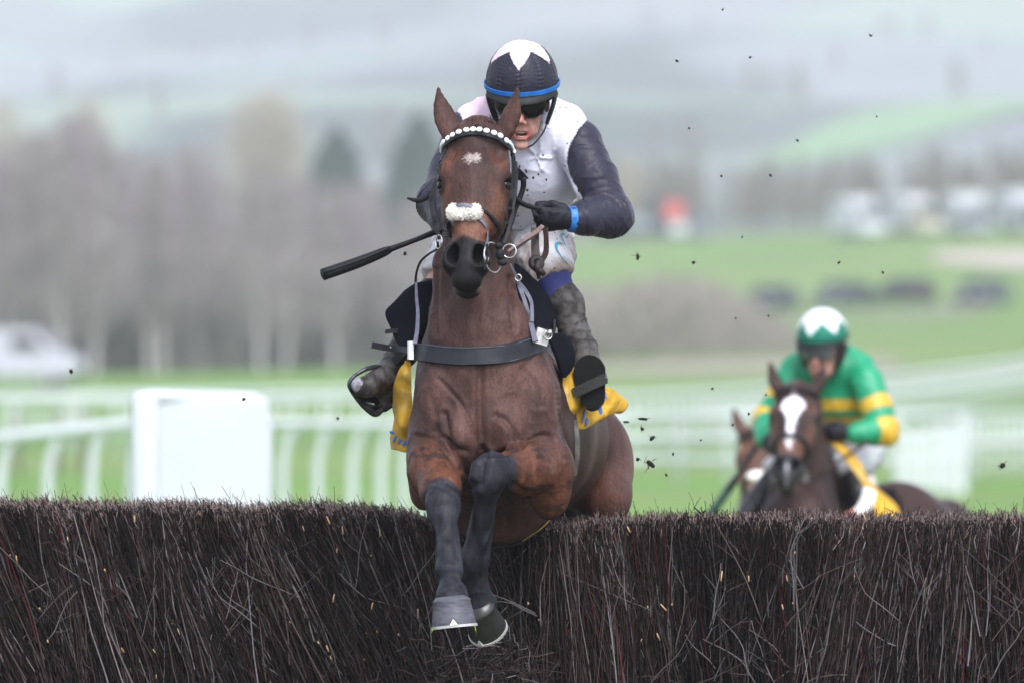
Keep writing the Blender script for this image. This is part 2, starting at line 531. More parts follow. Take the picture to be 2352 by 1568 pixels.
# tracks and a strip of bare ground, laid on the grass
def ribbon(name, pts, width, m, lift=.03, n=60):
    P = spline(pts, n); T = np.gradient(P, axis=0); V = []
    wd = np.interp(np.linspace(0, 1, n), np.linspace(0, 1, len(width)), width) if not np.isscalar(width) else np.full(n, width)
    K = 7
    for k in range(n):
        s_ = unit(np.array((T[k][1], -T[k][0], 0)))
        for j in range(K):
            p = P[k] + s_ * wd[k] * (j / (K - 1) - .5)
            V.append((p[0], p[1], GZ(p[0], p[1]) + lift))
    F_ = [(k * K + j, k * K + j + 1, (k + 1) * K + j + 1, (k + 1) * K + j) for k in range(n - 1) for j in range(K - 1)]
    return obj(name, new_mesh(name, V, F_, True, m), kind='structure')
M_TRACK = mat('stony track', (.30, .26, .22), .95, .1, noise=[(.3, .2), (4, .2)])
M_TRACKG = mat('worn grass track', (.20, .20, .15), .95, .1, noise=[(.2, .2), (4, .2)])

# ---- bare trees
M_BARK = mat('birch bark', (.44, .42, .41), .85, .2, noise=[(3, .3)], stretch=(3, 3, .8))
M_TWIG = mat('bare twigs', (.285, .25, .245), .9, .1, noise=(.5, .25))
M_TWIG2 = mat('bare brown twigs', (.20, .17, .145), .9, .1, noise=(.5, .25))
M_PALEB = mat('pale buff twigs', (.42, .36, .30), .9, .1, noise=(.5, .2))
M_DARKBARK = mat('dark bark', (.09, .075, .07), .9, .1, noise=(3, .3))
M_PINE = mat('conifer needles', (.050, .078, .066), .9, .1, noise=(.8, .3))
def bare_tree(seed, H_=12.0, spread=2.6, twigs=520, trunk_m=M_BARK, crown_m=M_TWIG, low=.12, tr=.17):
    r = np.random.default_rng(seed)
    lean = r.normal(0, .03, 2)
    top = np.array([lean[0] * H_, lean[1] * H_, H_])
    pts = [np.zeros(3), top * .33 + r.normal(0, .1, 3) * (1, 1, 0), top * .66 + r.normal(0, .15, 3) * (1, 1, 0), top]
    tv = [tube(pts, [tr, tr * .75, tr * .45, tr * .1], n=14, sides=7, cap=False)]
    sp_ = spline(pts, 40); V, F_, o = [], [], 0
    for i in range(int(twigs)):
        t = low + (1 - low) * r.random() ** .85
        p = sp_[int(t * 39)]
        an = r.uniform(0, 6.28); L_ = spread * (1.15 - t) * r.uniform(.5, 1.25) + .3
        d = np.array([math.cos(an) * .75, math.sin(an) * .75, r.uniform(.45, 1.1)]); d = unit(d)
        e_ = p + d * L_ + (0, 0, L_ * .15)
        w_ = .012 + .02 * (1 - t)
        m_ = p * .5 + e_ * .5 + r.normal(0, .12, 3)
        sd = unit(np.cross(d, r.normal(0, 1, 3))) * w_
        V += [p - sd, p + sd, m_ - sd * .8, m_ + sd * .8, e_]; F_ += [(o, o + 1, o + 3, o + 2), (o + 2, o + 3, o + 4)]; o += 5
        for q in range(7):
            b0 = p + (e_ - p) * r.uniform(.25, 1); dd = unit(d + r.normal(0, .55, 3)); l2 = L_ * r.uniform(.2, .5)
            sd = unit(np.cross(dd, r.normal(0, 1, 3))) * .011
            V += [b0 - sd, b0 + sd, b0 + dd * l2]; F_.append((o, o + 1, o + 2)); o += 3
    tr_me = new_mesh('trunk', *join(tv), True, trunk_m)
    cr_me = new_mesh('crown', np.array(V), F_, False, crown_m)
    return tr_me, cr_me
def conifer(seed, H_=14, W_=4.2, m=M_PINE):
    r = np.random.default_rng(seed); V, F_, o = [], [], 0
    for i in range(5200):
        t = r.random() ** .8; rad = W_ * (1 - t ** 2.4) ** .8 * (.45 + .55 * r.random()) * (1 + .15 * math.sin(i))
        an = r.uniform(0, 6.28); c = np.array([math.cos(an) * rad, math.sin(an) * rad, .8 + t * (H_ - .8) - rad * .15])
        u_ = unit(r.normal(0, 1, 3)) * .30; v_ = unit(r.normal(0, 1, 3)) * .22
        V += [c - u_, c + v_, c + u_, c - v_]; F_.append((o, o + 1, o + 2, o + 3)); o += 4
    return new_mesh('trunk', *tube([(0, 0, 0), (0, 0, H_ * .9)], [.25, .05], sides=7), True, M_DARKBARK), new_mesh('crown', np.array(V), np.array(F_), False, m)
def plant_tree(kind, meshes, loc, s_, label, group, rot=0.0):
    t = thing(kind, loc, label, 'tree', group)
    t.rotation_euler = (0, 0, rot); t.scale = (s_, s_, s_)
    o = obj('trunk', meshes[0], t, local=True); obj('crown', meshes[1], t, local=True)
    return t
birches = [bare_tree(100 + i, 12, 2.5, 420) for i in range(5)]
browns = [bare_tree(200 + i, 11, 3.6, 420, M_DARKBARK, M_TWIG2, .15, .16) for i in range(3)]
pale = bare_tree(300, 11, 4.5, 420, M_DARKBARK, M_PALEB, .15, .16)
r = np.random.default_rng(11)
# the birch wood on the left: pale trunks in front, masses of twigs behind
def topline(px):   # picture height of the treetops of the wood
    return np.interp(px, [-400, 0, 100, 180, 260, 330, 420, 480, 560, 650, 760, 860, 960, 1100], [300, 330, 300, 262, 330, 350, 330, 345, 360, 375, 420, 430, 460, 470])
fronts = [45, 142, 215, 345, 372, 452, 545, 600, 655, 702, 770, 842, 905, 962, -40, -110, -200, 1015, 1075]
for i, px in enumerate(fronts):
    y = 427 + r.uniform(-4, 6); p = at_pic(px, 0, y)
    ht = (GZ(p[0], y) and (CAM_H - (topline(px) + r.uniform(20, 70) - HOR) * (CAM_D + y) / FOC) - p[2])
    plant_tree('birch_tree', birches[i % 5], p, ht / 12, 'bare birch with a pale trunk in the front row of the wood', 'front row of birches at the wood edge', r.uniform(0, 6))
for i in range(120):
    px = r.uniform(-420, 1120); y = r.uniform(438, 500); p = at_pic(px, 0, y)
    ht = (CAM_H - (topline(px) + r.uniform(-6, 46) - HOR) * (CAM_D + y) / FOC) - p[2]
    plant_tree('birch_tree', birches[r.integers(5)], p, max(ht, 3) / 12, 'bare purplish birch standing deep in the crowded wood', 'birches inside the wood', r.uniform(0, 6))
# undergrowth of the wood
def brush(name, n, place, hgt, m, label, seed, cat='undergrowth', kind='stuff'):
    r = np.random.default_rng(seed); V = np.zeros((n, 3, 3))
    for i in range(n):
        p = place(r); h_ = hgt * r.uniform(.5, 1.2); d = np.array((r.normal(0, .35), r.normal(0, .35), 1.0)); w_ = .05 * hgt ** .5
        sd = unit(np.cross(d, r.normal(0, 1, 3))) * w_
        V[i] = [p - sd, p + sd, p + d * h_]
    o = obj(name, new_mesh(name, V.reshape(-1, 3), np.arange(n * 3).reshape(-1, 3), False, m), label=label, category=cat)
    if kind: o['kind'] = kind
    return o
brush('undergrowth', 16000, lambda r: at_pic(r.uniform(-420, 1130), 0, r.uniform(430, 490)), 3.6, mat('dark undergrowth', (.165, .155, .145), .9, .1, noise=(.2, .3)), 'grey brown undergrowth filling the floor of the birch wood', 5)
# trees beyond: two dark conifers, pale crowns, the far hedgerows
con = [conifer(1), conifer(2)]
for px, py, wd in ((772, 292, 1.25), (962, 262, 1.25)):
    y = 800; p = at_pic(px, 0, y); ht = (CAM_H - (py - HOR) * (CAM_D + y) / FOC) - p[2]
    plant_tree('conifer', con[0 if px < 900 else 1], p, ht / 14, 'dark green conifer beyond the wood, %s' % ('left one of the pair' if px < 900 else 'half hidden by the ear of the bay horse'), 'pair of dark conifers')
for px, py in ((610, 215), (560, 232), (660, 240), (20, 245), (200, 235), (1440, 60 + 300)):
    y = 860; p = at_pic(px, 0, y); ht = (CAM_H - (py - HOR) * (CAM_D + y) / FOC) - p[2]
    plant_tree('pale_tree', pale, p, max(ht, 4) / 11, {610: 'tall pale buff leafless tree above the wood, tallest of its clump of three', 560: 'pale buff tree on the left side of the clump of three above the wood', 660: 'pale buff tree on the right side of the clump of three above the wood',
        20: 'pale buff tree above the wood at the left edge of the photo', 200: 'pale buff tree behind the highest birches of the wood', 1440: 'lone pale tree on the slope right of the white sleeve seam'}[px], 'pale trees on the far slope', r.uniform(0, 6))
for i in range(110):
    px = r.uniform(1180, 2700); y = r.uniform(930, 1040); p = at_pic(px, 0, y)
    top = np.interp(px, [1180, 1400, 1500, 1620, 1700, 1900, 2352, 2700], [400, 350, 372, 345, 372, 360, 335, 320]) + r.uniform(-12, 60)
    ht = (CAM_H - (top - HOR) * (CAM_D + y) / FOC) - p[2]
    plant_tree('brown_tree', browns[r.integers(3)], p, max(ht, 3) / 11, 'hazy brown leafless tree in the belt above the parked vehicles', 'far belt of leafless trees', r.uniform(0, 6))
for i in range(40):
    px = r.uniform(-300, 2700); y = r.uniform(1500, 2900); p = at_pic(px, 0, y)
    plant_tree('hill_tree', browns[r.integers(3)], p, r.uniform(.5, 1.0), 'faint tree lost in the haze of the hillside', 'trees scattered on the hillside', r.uniform(0, 6))
# scrub on the slope behind the riders
M_SCRUB = mat('leafless scrub', (.25, .225, .19), .9, .1, noise=(.3, .3))
def scrub_pt(r):
    px = r.uniform(1290, 1900); y = r.uniform(500, 600)
    return at_pic(px, 0, y)
def scrub(name, n, pxr, yr, topf, label, seed, m=M_SCRUB):
    r = np.random.default_rng(seed); V = np.zeros((n, 3, 3))
    for i in range(n):
        px = r.uniform(*pxr); y = r.uniform(*yr); p = at_pic(px, 0, y)
        ht = max((CAM_H - (topf(px) - HOR) * (CAM_D + y) / FOC) - p[2], .4)
        z0 = r.random() ** 1.3 * ht * .85; p = p + (0, 0, z0)
        d = unit((r.normal(0, .5), r.normal(0, .4), 1.0)); sd = unit(np.cross(d, r.normal(0, 1, 3))) * .05
        V[i] = [p - sd, p + sd, p + d * ht * r.uniform(.12, .35)]
    return obj(name, new_mesh(name, V.reshape(-1, 3), np.arange(n * 3).reshape(-1, 3), False, m), label=label, category='scrub', kind='stuff')
scrub('scrub', 15000, (1250, 1850), (440, 500), lambda x: np.interp(x, [1250, 1310, 1400, 1450, 1520, 1600, 1680, 1740, 1800, 1850], [640, 650, 660, 645, 632, 640, 668, 700, 735, 790]) + 6 * math.sin(x * .09),
      'grey brown leafless scrub on the bank behind the two riders', 8)
scrub('hedge', 9000, (1180, 2700), (885, 905), lambda x: 532 + 8 * math.sin(x * .03), 'low brown hedge along the top of the green field', 9)
ribbon('field', [at_pic(1690, 0, 1750), at_pic(1950, 0, 1850), at_pic(2200, 0, 1950), at_pic(2600, 0, 2050)], [3, 22, 34, 30], mat('pale far pasture', (.17, .29, .14), 1, 0), .6)
ribbon('path', [at_pic(1250, 0, 395), at_pic(1450, 0, 400), at_pic(1620, 0, 410), at_pic(1800, 0, 425)], [16, 22, 16, 8], M_TRACK, .05)
ribbon('path', [at_pic(1740, 0, 560), at_pic(1950, 0, 548), at_pic(2150, 0, 560), at_pic(2250, 0, 575)], [3, 9, 6, 2], M_TRACKG, .05)
ribbon('road', [at_pic(2190, 0, 740), at_pic(2280, 0, 725), at_pic(2400, 0, 705), at_pic(2700, 0, 660)], [2, 9, 13, 15], mat('pale stone road', (.42, .36, .31), .95, .1), .08)
# ------------------------------------------------------------------ horses
M_COAT = mat('horse coat', attr=True, rough=0.54, spec=0.16, noise=[(9, 0.28), (34, 0.25), (330, 0.38)], bump=[(38, 0.35, 0.008), (330, 0.55, 0.0016)], sheen=0.0,
             stretch=(1.0, 0.22, 0.3))
M_HOOF = mat('hoof horn', (0.075, 0.078, 0.092), 0.5, 0.3, noise=(30, 0.3), bump=(60, 0.4, 0.003), stretch=(1, 1, 5))
M_SHOE = mat('horseshoe metal', (0.46, 0.46, 0.44), 0.4, 0.5, metal=0.3, noise=(40, 0.2))
M_EYE = mat('dark eye', (0.005, 0.004, 0.0035), 0.16, 0.3)
M_HAIR = mat('black hair', (0.007, 0.0065, 0.007), 0.6, 0.2, bump=(160, 0.8, 0.004), stretch=(1, 1, 0.2))
M_LEATHER = mat('black leather', (0.011, 0.0115, 0.014), 0.5, 0.15, noise=(40, 0.35), bump=(300, 0.3, 0.001))
M_BROWNL = mat('brown leather', (0.028, 0.018, 0.015), 0.55, 0.25, noise=(40, 0.3), bump=(300, 0.3, 0.001))
M_GREYL = mat('grey rubber strap', (0.11, 0.115, 0.15), 0.5, 0.4, noise=(40, 0.3))
M_METAL = mat('steel', (0.50, 0.49, 0.47), 0.25, 0.5, metal=0.9)
M_FELT = mat('black felt', (0.004, 0.0045, 0.008), 0.9, 0.06, noise=(300, 0.5), bump=(500, 0.5, 0.001))
M_FLEECE = mat('sheepskin', (0.86, 0.84, 0.76), 0.9, 0.1, noise=(60, 0.06), bump=(160, 0.6, 0.004))
M_WHITE = mat('white bead', (0.82, 0.83, 0.86), 0.3, 0.5)
M_BARE = mat('muddy white', (0.6, 0.58, 0.54), 0.8, 0.2)

BAY = dict(base=(0.054, 0.0268, 0.0208), red=(0.112, 0.042, 0.0225), dark=(0.016, 0.010, 0.010), black=(0.0125, 0.0130, 0.0175), muzzle=(0.0075, 0.007, 0.008),
           light=(0.120, 0.064, 0.052))

def headframe(o, e, yaw):
    a = unit(e - o); v = np.array([yaw, -1, 0.0]); n = unit(v - a * np.dot(v, a)); s = np.cross(a, n)
    if s[0] < 0: s = -s
    def hp(x, y, z): return o + a * x + n * y + s * z
    return hp, a, n, s

def horse_body(Wf0, head, h, pal, blaze=None, detail=True, hy=0):
    Wf = lambda x, y, d=0.0: Wf0(x, y + (hy if d > 1.1 else 0), d)     # hy raises the hindquarters of a level galloping horse
    Wf.dir = Wf0.dir; Wf.inv = Wf0.inv
    hp, a, n, s = head
    ax = (a, n, s)
    pts = [Wf(900, 200, -0.8), Wf(1480, 200, -0.8), Wf(900, 1520, -0.8), Wf(1480, 1520, -0.8), Wf(930, 500, 2.3), Wf(1520, 500, 2.3), Wf(930, 1500, 2.3)]
    pts += [hp(0.64, 0, 0), hp(-.16, .1, 0.1), hp(-.16, .1, -0.1)]
    F = Solid(np.min(pts, 0) - .02, np.max(pts, 0) + .02, h)
    G = Wf.dir   # maps directions
    X, Y, Z = G((1, 0, 0)), G((0, 1, 0)), (0, 0, 1)
    B = (X, Y, np.array(Z, float))
    # barrel
    F.cone(Wf(1118, 930, .17), Wf(1140, 1000, .45), (.215, .30), (.245, .345), X, .05)
    F.cone(Wf(1140, 1000, .45), Wf(1165, 990, .80), (.245, .345), (.275, .31), X, .05)
    F.cone(Wf(1165, 990, .80), Wf(1212, 1005, 1.2), (.275, .31), (.25, .25), X, .05)
    F.cone(Wf(1212, 1005, 1.2), Wf(1252, 1030, 1.55), (.25, .25), (.235, .20), X, .06)
    F.ell(Wf(1258, 1030, 1.68), (.235, .24, .19), B, .06)
    # withers and back
    F.chain([(Wf(1108, 640, .42), (.07, .12)), (Wf(1120, 660, .60), (.08, .10)), (Wf(1150, 760, .85), (.12, .1))], X, .06)
    # chest and shoulders
    F.cone(Wf(1108, 770, .02), Wf(1112, 960, -.01), (.165, .13), (.18, .12), X, .05)
    F.ell(Wf(1020, 905, .14), (.085, .19, .25), B, .05)
    F.ell(Wf(1210, 930, .14), (.090, .20, .24), B, .05)
    F.ell(Wf(1014, 965, .05), (.072, .15, .20), B, .05)
    F.ell(Wf(1228, 990, .05), (.080, .15, .21), B, .05)
    F.ell(Wf(1058, 1000, -.066), (.066, .085, .110), B, .022)
    F.ell(Wf(1163, 990, -.066), (.068, .085, .105), B, .022)
    F.ell(Wf(1000, 910, .01), (.050, .085, .10), B, .04)
    F.ell(Wf(1240, 905, .01), (.055, .085, .10), B, .04)
    F.chain([(Wf(1262, 980, 1.98), .06), (Wf(1300, 1020, 2.05), .085), (Wf(1322, 1100, 2.0), .10), (Wf(1330, 1230, 2.0), .09), (Wf(1325, 1330, 2.0), .04)], X, .02)
    F.ell(Wf(1110, 1020, .03), (.12, .13, .12), B, .04)
    # neck
    F.chain([(Wf(1097, 372, .10), (.070, .10)), (Wf(1098, 430, .13), (.082, .14)), (Wf(1094, 560, .17), (.10, .165)),
             (Wf(1088, 660, .20), (.108, .19)), (Wf(1092, 745, .24), (.135, .22)), (Wf(1100, 830, .22), (.165, .23))], X, .05)
    F.cone(Wf(1086, 640, .02), Wf(1092, 760, -.02), .048, .055, X, .05)     # windpipe
    F.cone(Wf(1020, 600, .13), Wf(1018, 770, .0), .03, .03, X, .05)
    F.cone(Wf(1152, 600, .12), Wf(1170, 780, .0), .03, .032, X, .05)
    # girth groove between the pectorals, folds of the shoulder
    for (p, q, r) in (((1110, 830, -.155), (1113, 1065, -.165), .026), ((1092, 960, -.175), (1015, 850, -.145), .012), ((1100, 1050, -.15), (1020, 1010, -.12), .012),
                      ((1150, 880, -.175), (1210, 1000, -.140), .011), ((1120, 1050, -.15), (1200, 1020, -.12), .012), ((1088, 640, -.07), (1093, 790, -.135), .010)):
        F.cone(Wf(*p), Wf(*q), r, r * .7, X, .020, 'cut')
    # picture-left foreleg, stretched forward
    F.chain([(Wf(1000, 1000, .06), (.088, .11)), (Wf(1003, 1075, -.05), (.083, .09)), (Wf(1012, 1125, -.22), (.060, .062)), (Wf(1018, 1150, -.31), (.050, .05))], X, .035)
    F.ell(Wf(975, 1085, .05), (.055, .09, .12), B, .04)
    F.ell(Wf(1016, 1153, -.335), (.053, .045, .050), B, .014)
    F.ell(Wf(1038, 1166, -.335), (.026, .035, .04), B, .012)
    F.ell(Wf(998, 1166, -.335), (.026, .035, .04), B, .012)
    F.ell(Wf(1017, 1185, -.345), (.046, .04, .035), B, .02)
    F.chain([(Wf(1020, 1190, -.36), (.040, .038)), (Wf(1026, 1222, -.39), (.0315, .033)), (Wf(1030, 1265, -.43), (.0315, .034)), (Wf(1031, 1290, -.445), (.036, .038))], X, .010)
    F.ell(Wf(1031, 1308, -.46), (.0455, .045, .036), B, .012)
    for e in (-1, 1): F.cone(Wf(1029 + 17 * e, 1222, -.375), Wf(1031 + 20 * e, 1300, -.425), .012, .015, X, .008)
    F.ell(Wf(1029, 1328, -.435), (.04, .03, .03), B, .018)
    F.chain([(Wf(1033, 1338, -.48), (.0325, .033)), (Wf(1037, 1362, -.52), (.045, .04)), (Wf(1038, 1380, -.54), (.055, .05))], X, .015)
    # picture-right foreleg, folded
    F.ell(Wf(1258, 1085, .02), (.075, .12, .135), B, .035)
    F.ell(Wf(1262, 1135, .0), (.055, .08, .075), B, .035)
    F.chain([(Wf(1248, 1075, -.02), (.09, .10)), (Wf(1205, 1078, -.16), (.075, .08)), (Wf(1160, 1080, -.27), (.056, .055))], Z, .03)
    F.ell(Wf(1128, 1074, -.325), (.058, .05, .050), B, .014)
    F.ell(Wf(1108, 1092, -.33), (.030, .035, .035), B, .012)
    F.ell(Wf(1146, 1092, -.33), (.028, .035, .035), B, .012)
    F.ell(Wf(1122, 1105, -.325), (.050, .045, .05), B, .02)
    F.chain([(Wf(1120, 1122, -.31), (.044, .040)), (Wf(1113, 1160, -.28), (.034, .035)), (Wf(1100, 1230, -.22), (.0325, .035)), (Wf(1093, 1268, -.19), (.038, .038))], X, .010)
    for e in (-1, 1): F.cone(Wf(1113 + 18 * e, 1160, -.25), Wf(1094 + 19 * e, 1275, -.17), .012, .016, X, .008)
    F.ell(Wf(1088, 1288, -.18), (.046, .045, .045), B, .018)
    F.chain([(Wf(1090, 1305, -.17), (.040, .036)), (Wf(1098, 1350, -.13), (.036, .036)), (Wf(1106, 1385, -.11), (.050, .05))], X, .015)
    # hind legs
    for (dx, r) in ((0, 1), (-215, 1)):
        F.chain([(Wf(1325 + dx, 1000, 1.62), (.11, .18)), (Wf(1362 + dx, 1060, 1.52), (.122, .19)), (Wf(1380 + dx, 1125, 1.42), (.095, .12))], X, .05)
        F.chain([(Wf(1390 + dx, 1140, 1.42), (.085, .11)), (Wf(1370 + dx, 1230, 1.62), (.06, .075)), (Wf(1350 + dx, 1310, 1.85), (.04, .055))], X, .03)
        F.chain([(Wf(1350 + dx, 1310, 1.85), (.038, .05)), (Wf(1345 + dx, 1400, 1.80), (.033, .038)), (Wf(1345 + dx, 1480, 1.74), (.035, .04))], X, .015)
    F.ell(Wf(1262, 1000, 1.9), (.10, .1, .1), B, .05)
    # ---- head
    F.cone(hp(.03, -.085, 0), hp(.20, -.088, 0), (.074, .070), (.090, .078), s, .02)
    F.cone(hp(.18, -.062, 0), hp(.36, -.058, 0), (.080, .060), (.056, .052), s, .03)
    F.cone(hp(.36, -.058, 0), hp(.50, -.058, 0), (.056, .052), (.044, .048), s, .03)
    F.cone(hp(.14, -.15, 0), hp(.31, -.135, 0), (.078, .085), (.058, .06), s, .03)
    F.cone(hp(.31, -.135, 0), hp(.50, -.11, 0), (.055, .05), (.042, .035), s, .03)
    for e in (-1, 1):
        F.ell(hp(.245, -.120, .068 * e), (.125, .080, .040), ax, .03)
        F.ell(hp(.165, -.048, .078 * e), (.045, .026, .034), ax, .02)       # brow
        F.cone(hp(.160, -.040, .080 * e), hp(.190, -.046, .112 * e), .018, .012, s, .012)
        F.ell(hp(.205, -.072, .088 * e), (.038, .035, .030), ax, .018)
        F.cone(hp(.190, -.046, .092 * e), hp(.196, -.064, .118 * e), .009, .008, s, .008)
        F.cone(hp(.236, -.056, .086 * e), hp(.230, -.074, .108 * e), .007, .006, s, .010)
        F.ell(hp(.212, -.060, .110 * e), (.016, .018, .014), ax, .006, 'cut')
        F.cone(hp(.232, -.082, .092 * e), hp(.345, -.088, .060 * e), .013, .007, s, .02)   # facial crest
        F.cone(hp(.065, -.075, .070 * e), hp(.14, -.070, .084 * e), .030, .024, s, .02)
        F.ell(hp(.128, -.034, .076 * e), (.022, .008, .012), ax, .02, 'cut')
        F.cone(hp(.05, -.04, .045 * e), hp(.06, -.06, .06 * e), .035, .03, s, .02)
    F.ell(hp(.500, -.062, 0), (.075, .053, .054), ax, .02)
    F.ell(hp(.556, -.068, 0), (.033, .040, .046), ax, .018)
    F.ell(hp(.560, -.112, 0), (.036, .028, .042), ax, .010)
    for e in (-1, 1):
        F.ell(hp(.480, -.038, .042 * e), (.046, .030, .030), ax, .014)
        F.ell(hp(.500, -.055, .050 * e), (.040, .034, .022), ax, .014)
        nn = unit(n + .45 * a + .25 * e * s); sv = unit(s - n * .25 * e); av = np.cross(nn, sv)
        F.ell(hp(.500, -.030, .047 * e), (.036, .026, .030), (av, nn, sv), .012)
        F.ell(hp(.490, -.012, .042 * e), (.035, .072, .0215), (av, nn, sv), .005, 'cut')
    F.cone(hp(.592, -.090, -.035), hp(.592, -.090, .035), .007, .007, s, .006, 'cut')
    F.cone(hp(.588, -.090, -.03), hp(.50, -.094, -.052), .004, .004, s, .006, 'cut')
    F.cone(hp(.588, -.090, .03), hp(.50, -.094, .052), .004, .004, s, .006, 'cut')
    # ears
    for e in (-1, 1):
        b0, t1 = hp(.060, -.060, .066 * e), hp(-.088, .030, .128 * e)
        eu = unit(np.cross(t1 - b0, n - .25 * e * s)); st = []
        for t, w, th in ((0, .028, .026), (.14, .031, .024), (.28, .0345, .020), (.42, .035, .016), (.56, .031, .013), (.70, .0235, .010), (.84, .014, .007), (.95, .008, .005), (1, .004, .004)):
            st.append((b0 + (t1 - b0) * t + s * e * (.012 * math.sin(math.pi * t)) * (1 if t < .8 else 1) - n * .0 * t, (w, th)))
        F.chain(st, eu, .008)
    V, Q = F.mesh()
    V = relax(V, Q, 2)
    N = vnormals(V, Q)
    # ---- coat colours
    C = np.tile(np.array(pal['base']), (len(V), 1))
    nz = fbm(V, 6, 4, 3); nf = fbm(V * (1, 1, .5), 26, 3, 9)
    def tint(mask, col):
        m = np.clip(mask, 0, 1)[:, None]
        C[:] = C * (1 - m) + np.array(col) * m
    tint(sstep(nz, -.1, .6) * .5, pal['dark'])
    tint(sstep(-nz, .0, .6) * .35, pal['light'])
    if detail:
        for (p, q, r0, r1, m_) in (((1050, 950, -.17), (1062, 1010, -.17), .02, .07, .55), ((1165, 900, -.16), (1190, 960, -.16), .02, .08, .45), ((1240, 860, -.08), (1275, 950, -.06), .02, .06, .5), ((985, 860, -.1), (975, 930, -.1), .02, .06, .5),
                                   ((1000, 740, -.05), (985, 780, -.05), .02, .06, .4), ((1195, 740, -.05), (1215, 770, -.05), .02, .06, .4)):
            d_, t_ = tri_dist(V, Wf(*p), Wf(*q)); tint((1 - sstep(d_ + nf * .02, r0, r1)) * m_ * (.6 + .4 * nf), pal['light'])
    def near(p, q, r0, r1):
        d, t = tri_dist(V, p, q); return 1 - sstep(d + nf * .02, r0, r1)
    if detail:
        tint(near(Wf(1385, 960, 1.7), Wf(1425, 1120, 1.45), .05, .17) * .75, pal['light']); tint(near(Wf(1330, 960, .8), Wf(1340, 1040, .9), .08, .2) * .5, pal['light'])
    # reddish forearms, groin and nose bridge
    tint(near(Wf(975, 1090, -.1), Wf(1000, 1130, -.3), .05, .15) * .9, pal['red'])
    tint(near(Wf(1250, 1110, -.05), Wf(1190, 1100, -.2), .06, .16) * .85, pal['red'])
    tint(near(Wf(1330, 1060, 1.2), Wf(1350, 1130, 1.3), .04, .12) * .45, pal['red'])
    tint(near(hp(.375, .0, 0), hp(.44, .0, 0), .045, .085) * .9, (pal['red'][0] * 1.15, pal['red'][1] * 1.45, pal['red'][2] * 1.7))
    tint(near(hp(.40, -.06, .06), hp(.48, -.07, .055), .03, .06) * .7, pal['red'])
    for e in (-1, 1):
        tint(near(hp(.13, -.03, .06 * e), hp(.16, -.03, .095 * e), .012, .04) * .6, pal['red'])
        tint(near(hp(.24, -.06, .09 * e), hp(.3, -.07, .08 * e), .015, .05) * .7, (pal['red'][0] * 1.1, pal['red'][1] * 1.3, pal['red'][2] * 1.4))
        tint(near(hp(.205, -.06, .105 * e), hp(.21, -.06, .1 * e), .018, .042) * .85, pal['dark'])
    tint(near(hp(.09, 0, 0), hp(.26, 0, 0), .03, .11) * .35, pal['dark'])
    # dark streaks on the forearms
    stre = sstep(fbm(V * (1, .8, 2.2), 22, 3, 31), .05, .35)
    fo = np.maximum(near(Wf(975, 1050, -.1), Wf(1010, 1130, -.3), .08, .17), near(Wf(1260, 1120, -.05), Wf(1190, 1090, -.2), .08, .17))
    tint(stre * fo * .75, pal['dark'])
    # black points
    for (p, q, r0, r1) in (((1018, 1160, -.33), (1022, 1200, -.36), .075, .11), ((1022, 1190, -.36), (1036, 1380, -.54), .09, .13),
                           ((1124, 1080, -.33), (1118, 1120, -.31), .075, .11), ((1118, 1120, -.31), (1106, 1385, -.11), .075, .10)):
        tint(near(Wf(*p), Wf(*q), r0, r1), pal['black'])
    lg = np.maximum(near(Wf(1018, 1150, -.33), Wf(1034, 1350, -.5), .075, .11), near(Wf(1125, 1075, -.33), Wf(1095, 1290, -.17), .075, .10))
    ls = fbm(V * (1, 1, .3), 40, 3, 19)
    tint(lg * sstep(ls, -.1, .6) * .75, (.034, .035, .043)); tint(lg * sstep(-ls, .1, .6) * .8, (.004, .004, .006))
    for kn in (Wf(1016, 1150, -.37), Wf(1127, 1070, -.37)): tint(near(kn, kn + (0, 0, -.02), .01, .045) * .5, (.036, .036, .042))  # lighter grey knee hair, with its highlight put into the colour
    for dx in (0, -215):
        tint(near(Wf(1350 + dx, 1310, 1.85), Wf(1345 + dx, 1480, 1.74), .12, .18), pal['black'])
    tint(near(hp(.515, -.03, 0), hp(.58, -.07, 0), .082, .100), pal['muzzle'])
    tint(near(hp(.56, -.12, 0), hp(.54, -.12, 0), .06, .085), pal['muzzle'])
    tint(sstep(nf, -.3, .4) * near(hp(.56, -.118, -.03), hp(.56, -.118, .04), .03, .050) * .6, (.075, .062, .055))
    for e in (-1, 1):
        tint(near(hp(.535, -.10, .055 * e), hp(.56, -.10, .045 * e), .010, .024) * .7, (.13, .09, .065))
        tint(near(hp(.485, -.035, .044 * e), hp(.51, -.035, .044 * e), .012, .024), (.003, .003, .003))  # dark nostril flesh blackened further, shade of the hollow put into the colour
    for e in (-1, 1):
        tint(near(hp(.505, -.045, .052 * e), hp(.52, -.055, .04 * e), .006, .022) * .4 * sstep(nf, -.6, .3), (.14, .13, .13))
        tint(near(hp(-.115, .025, .085 * e), hp(-.09, .01, .082 * e), .008, .03) * .8, pal['black'])
    tint(near(Wf(1290, 930, 2.05), Wf(1330, 1330, 2.0), .16, .24), (.010, .009, .010))
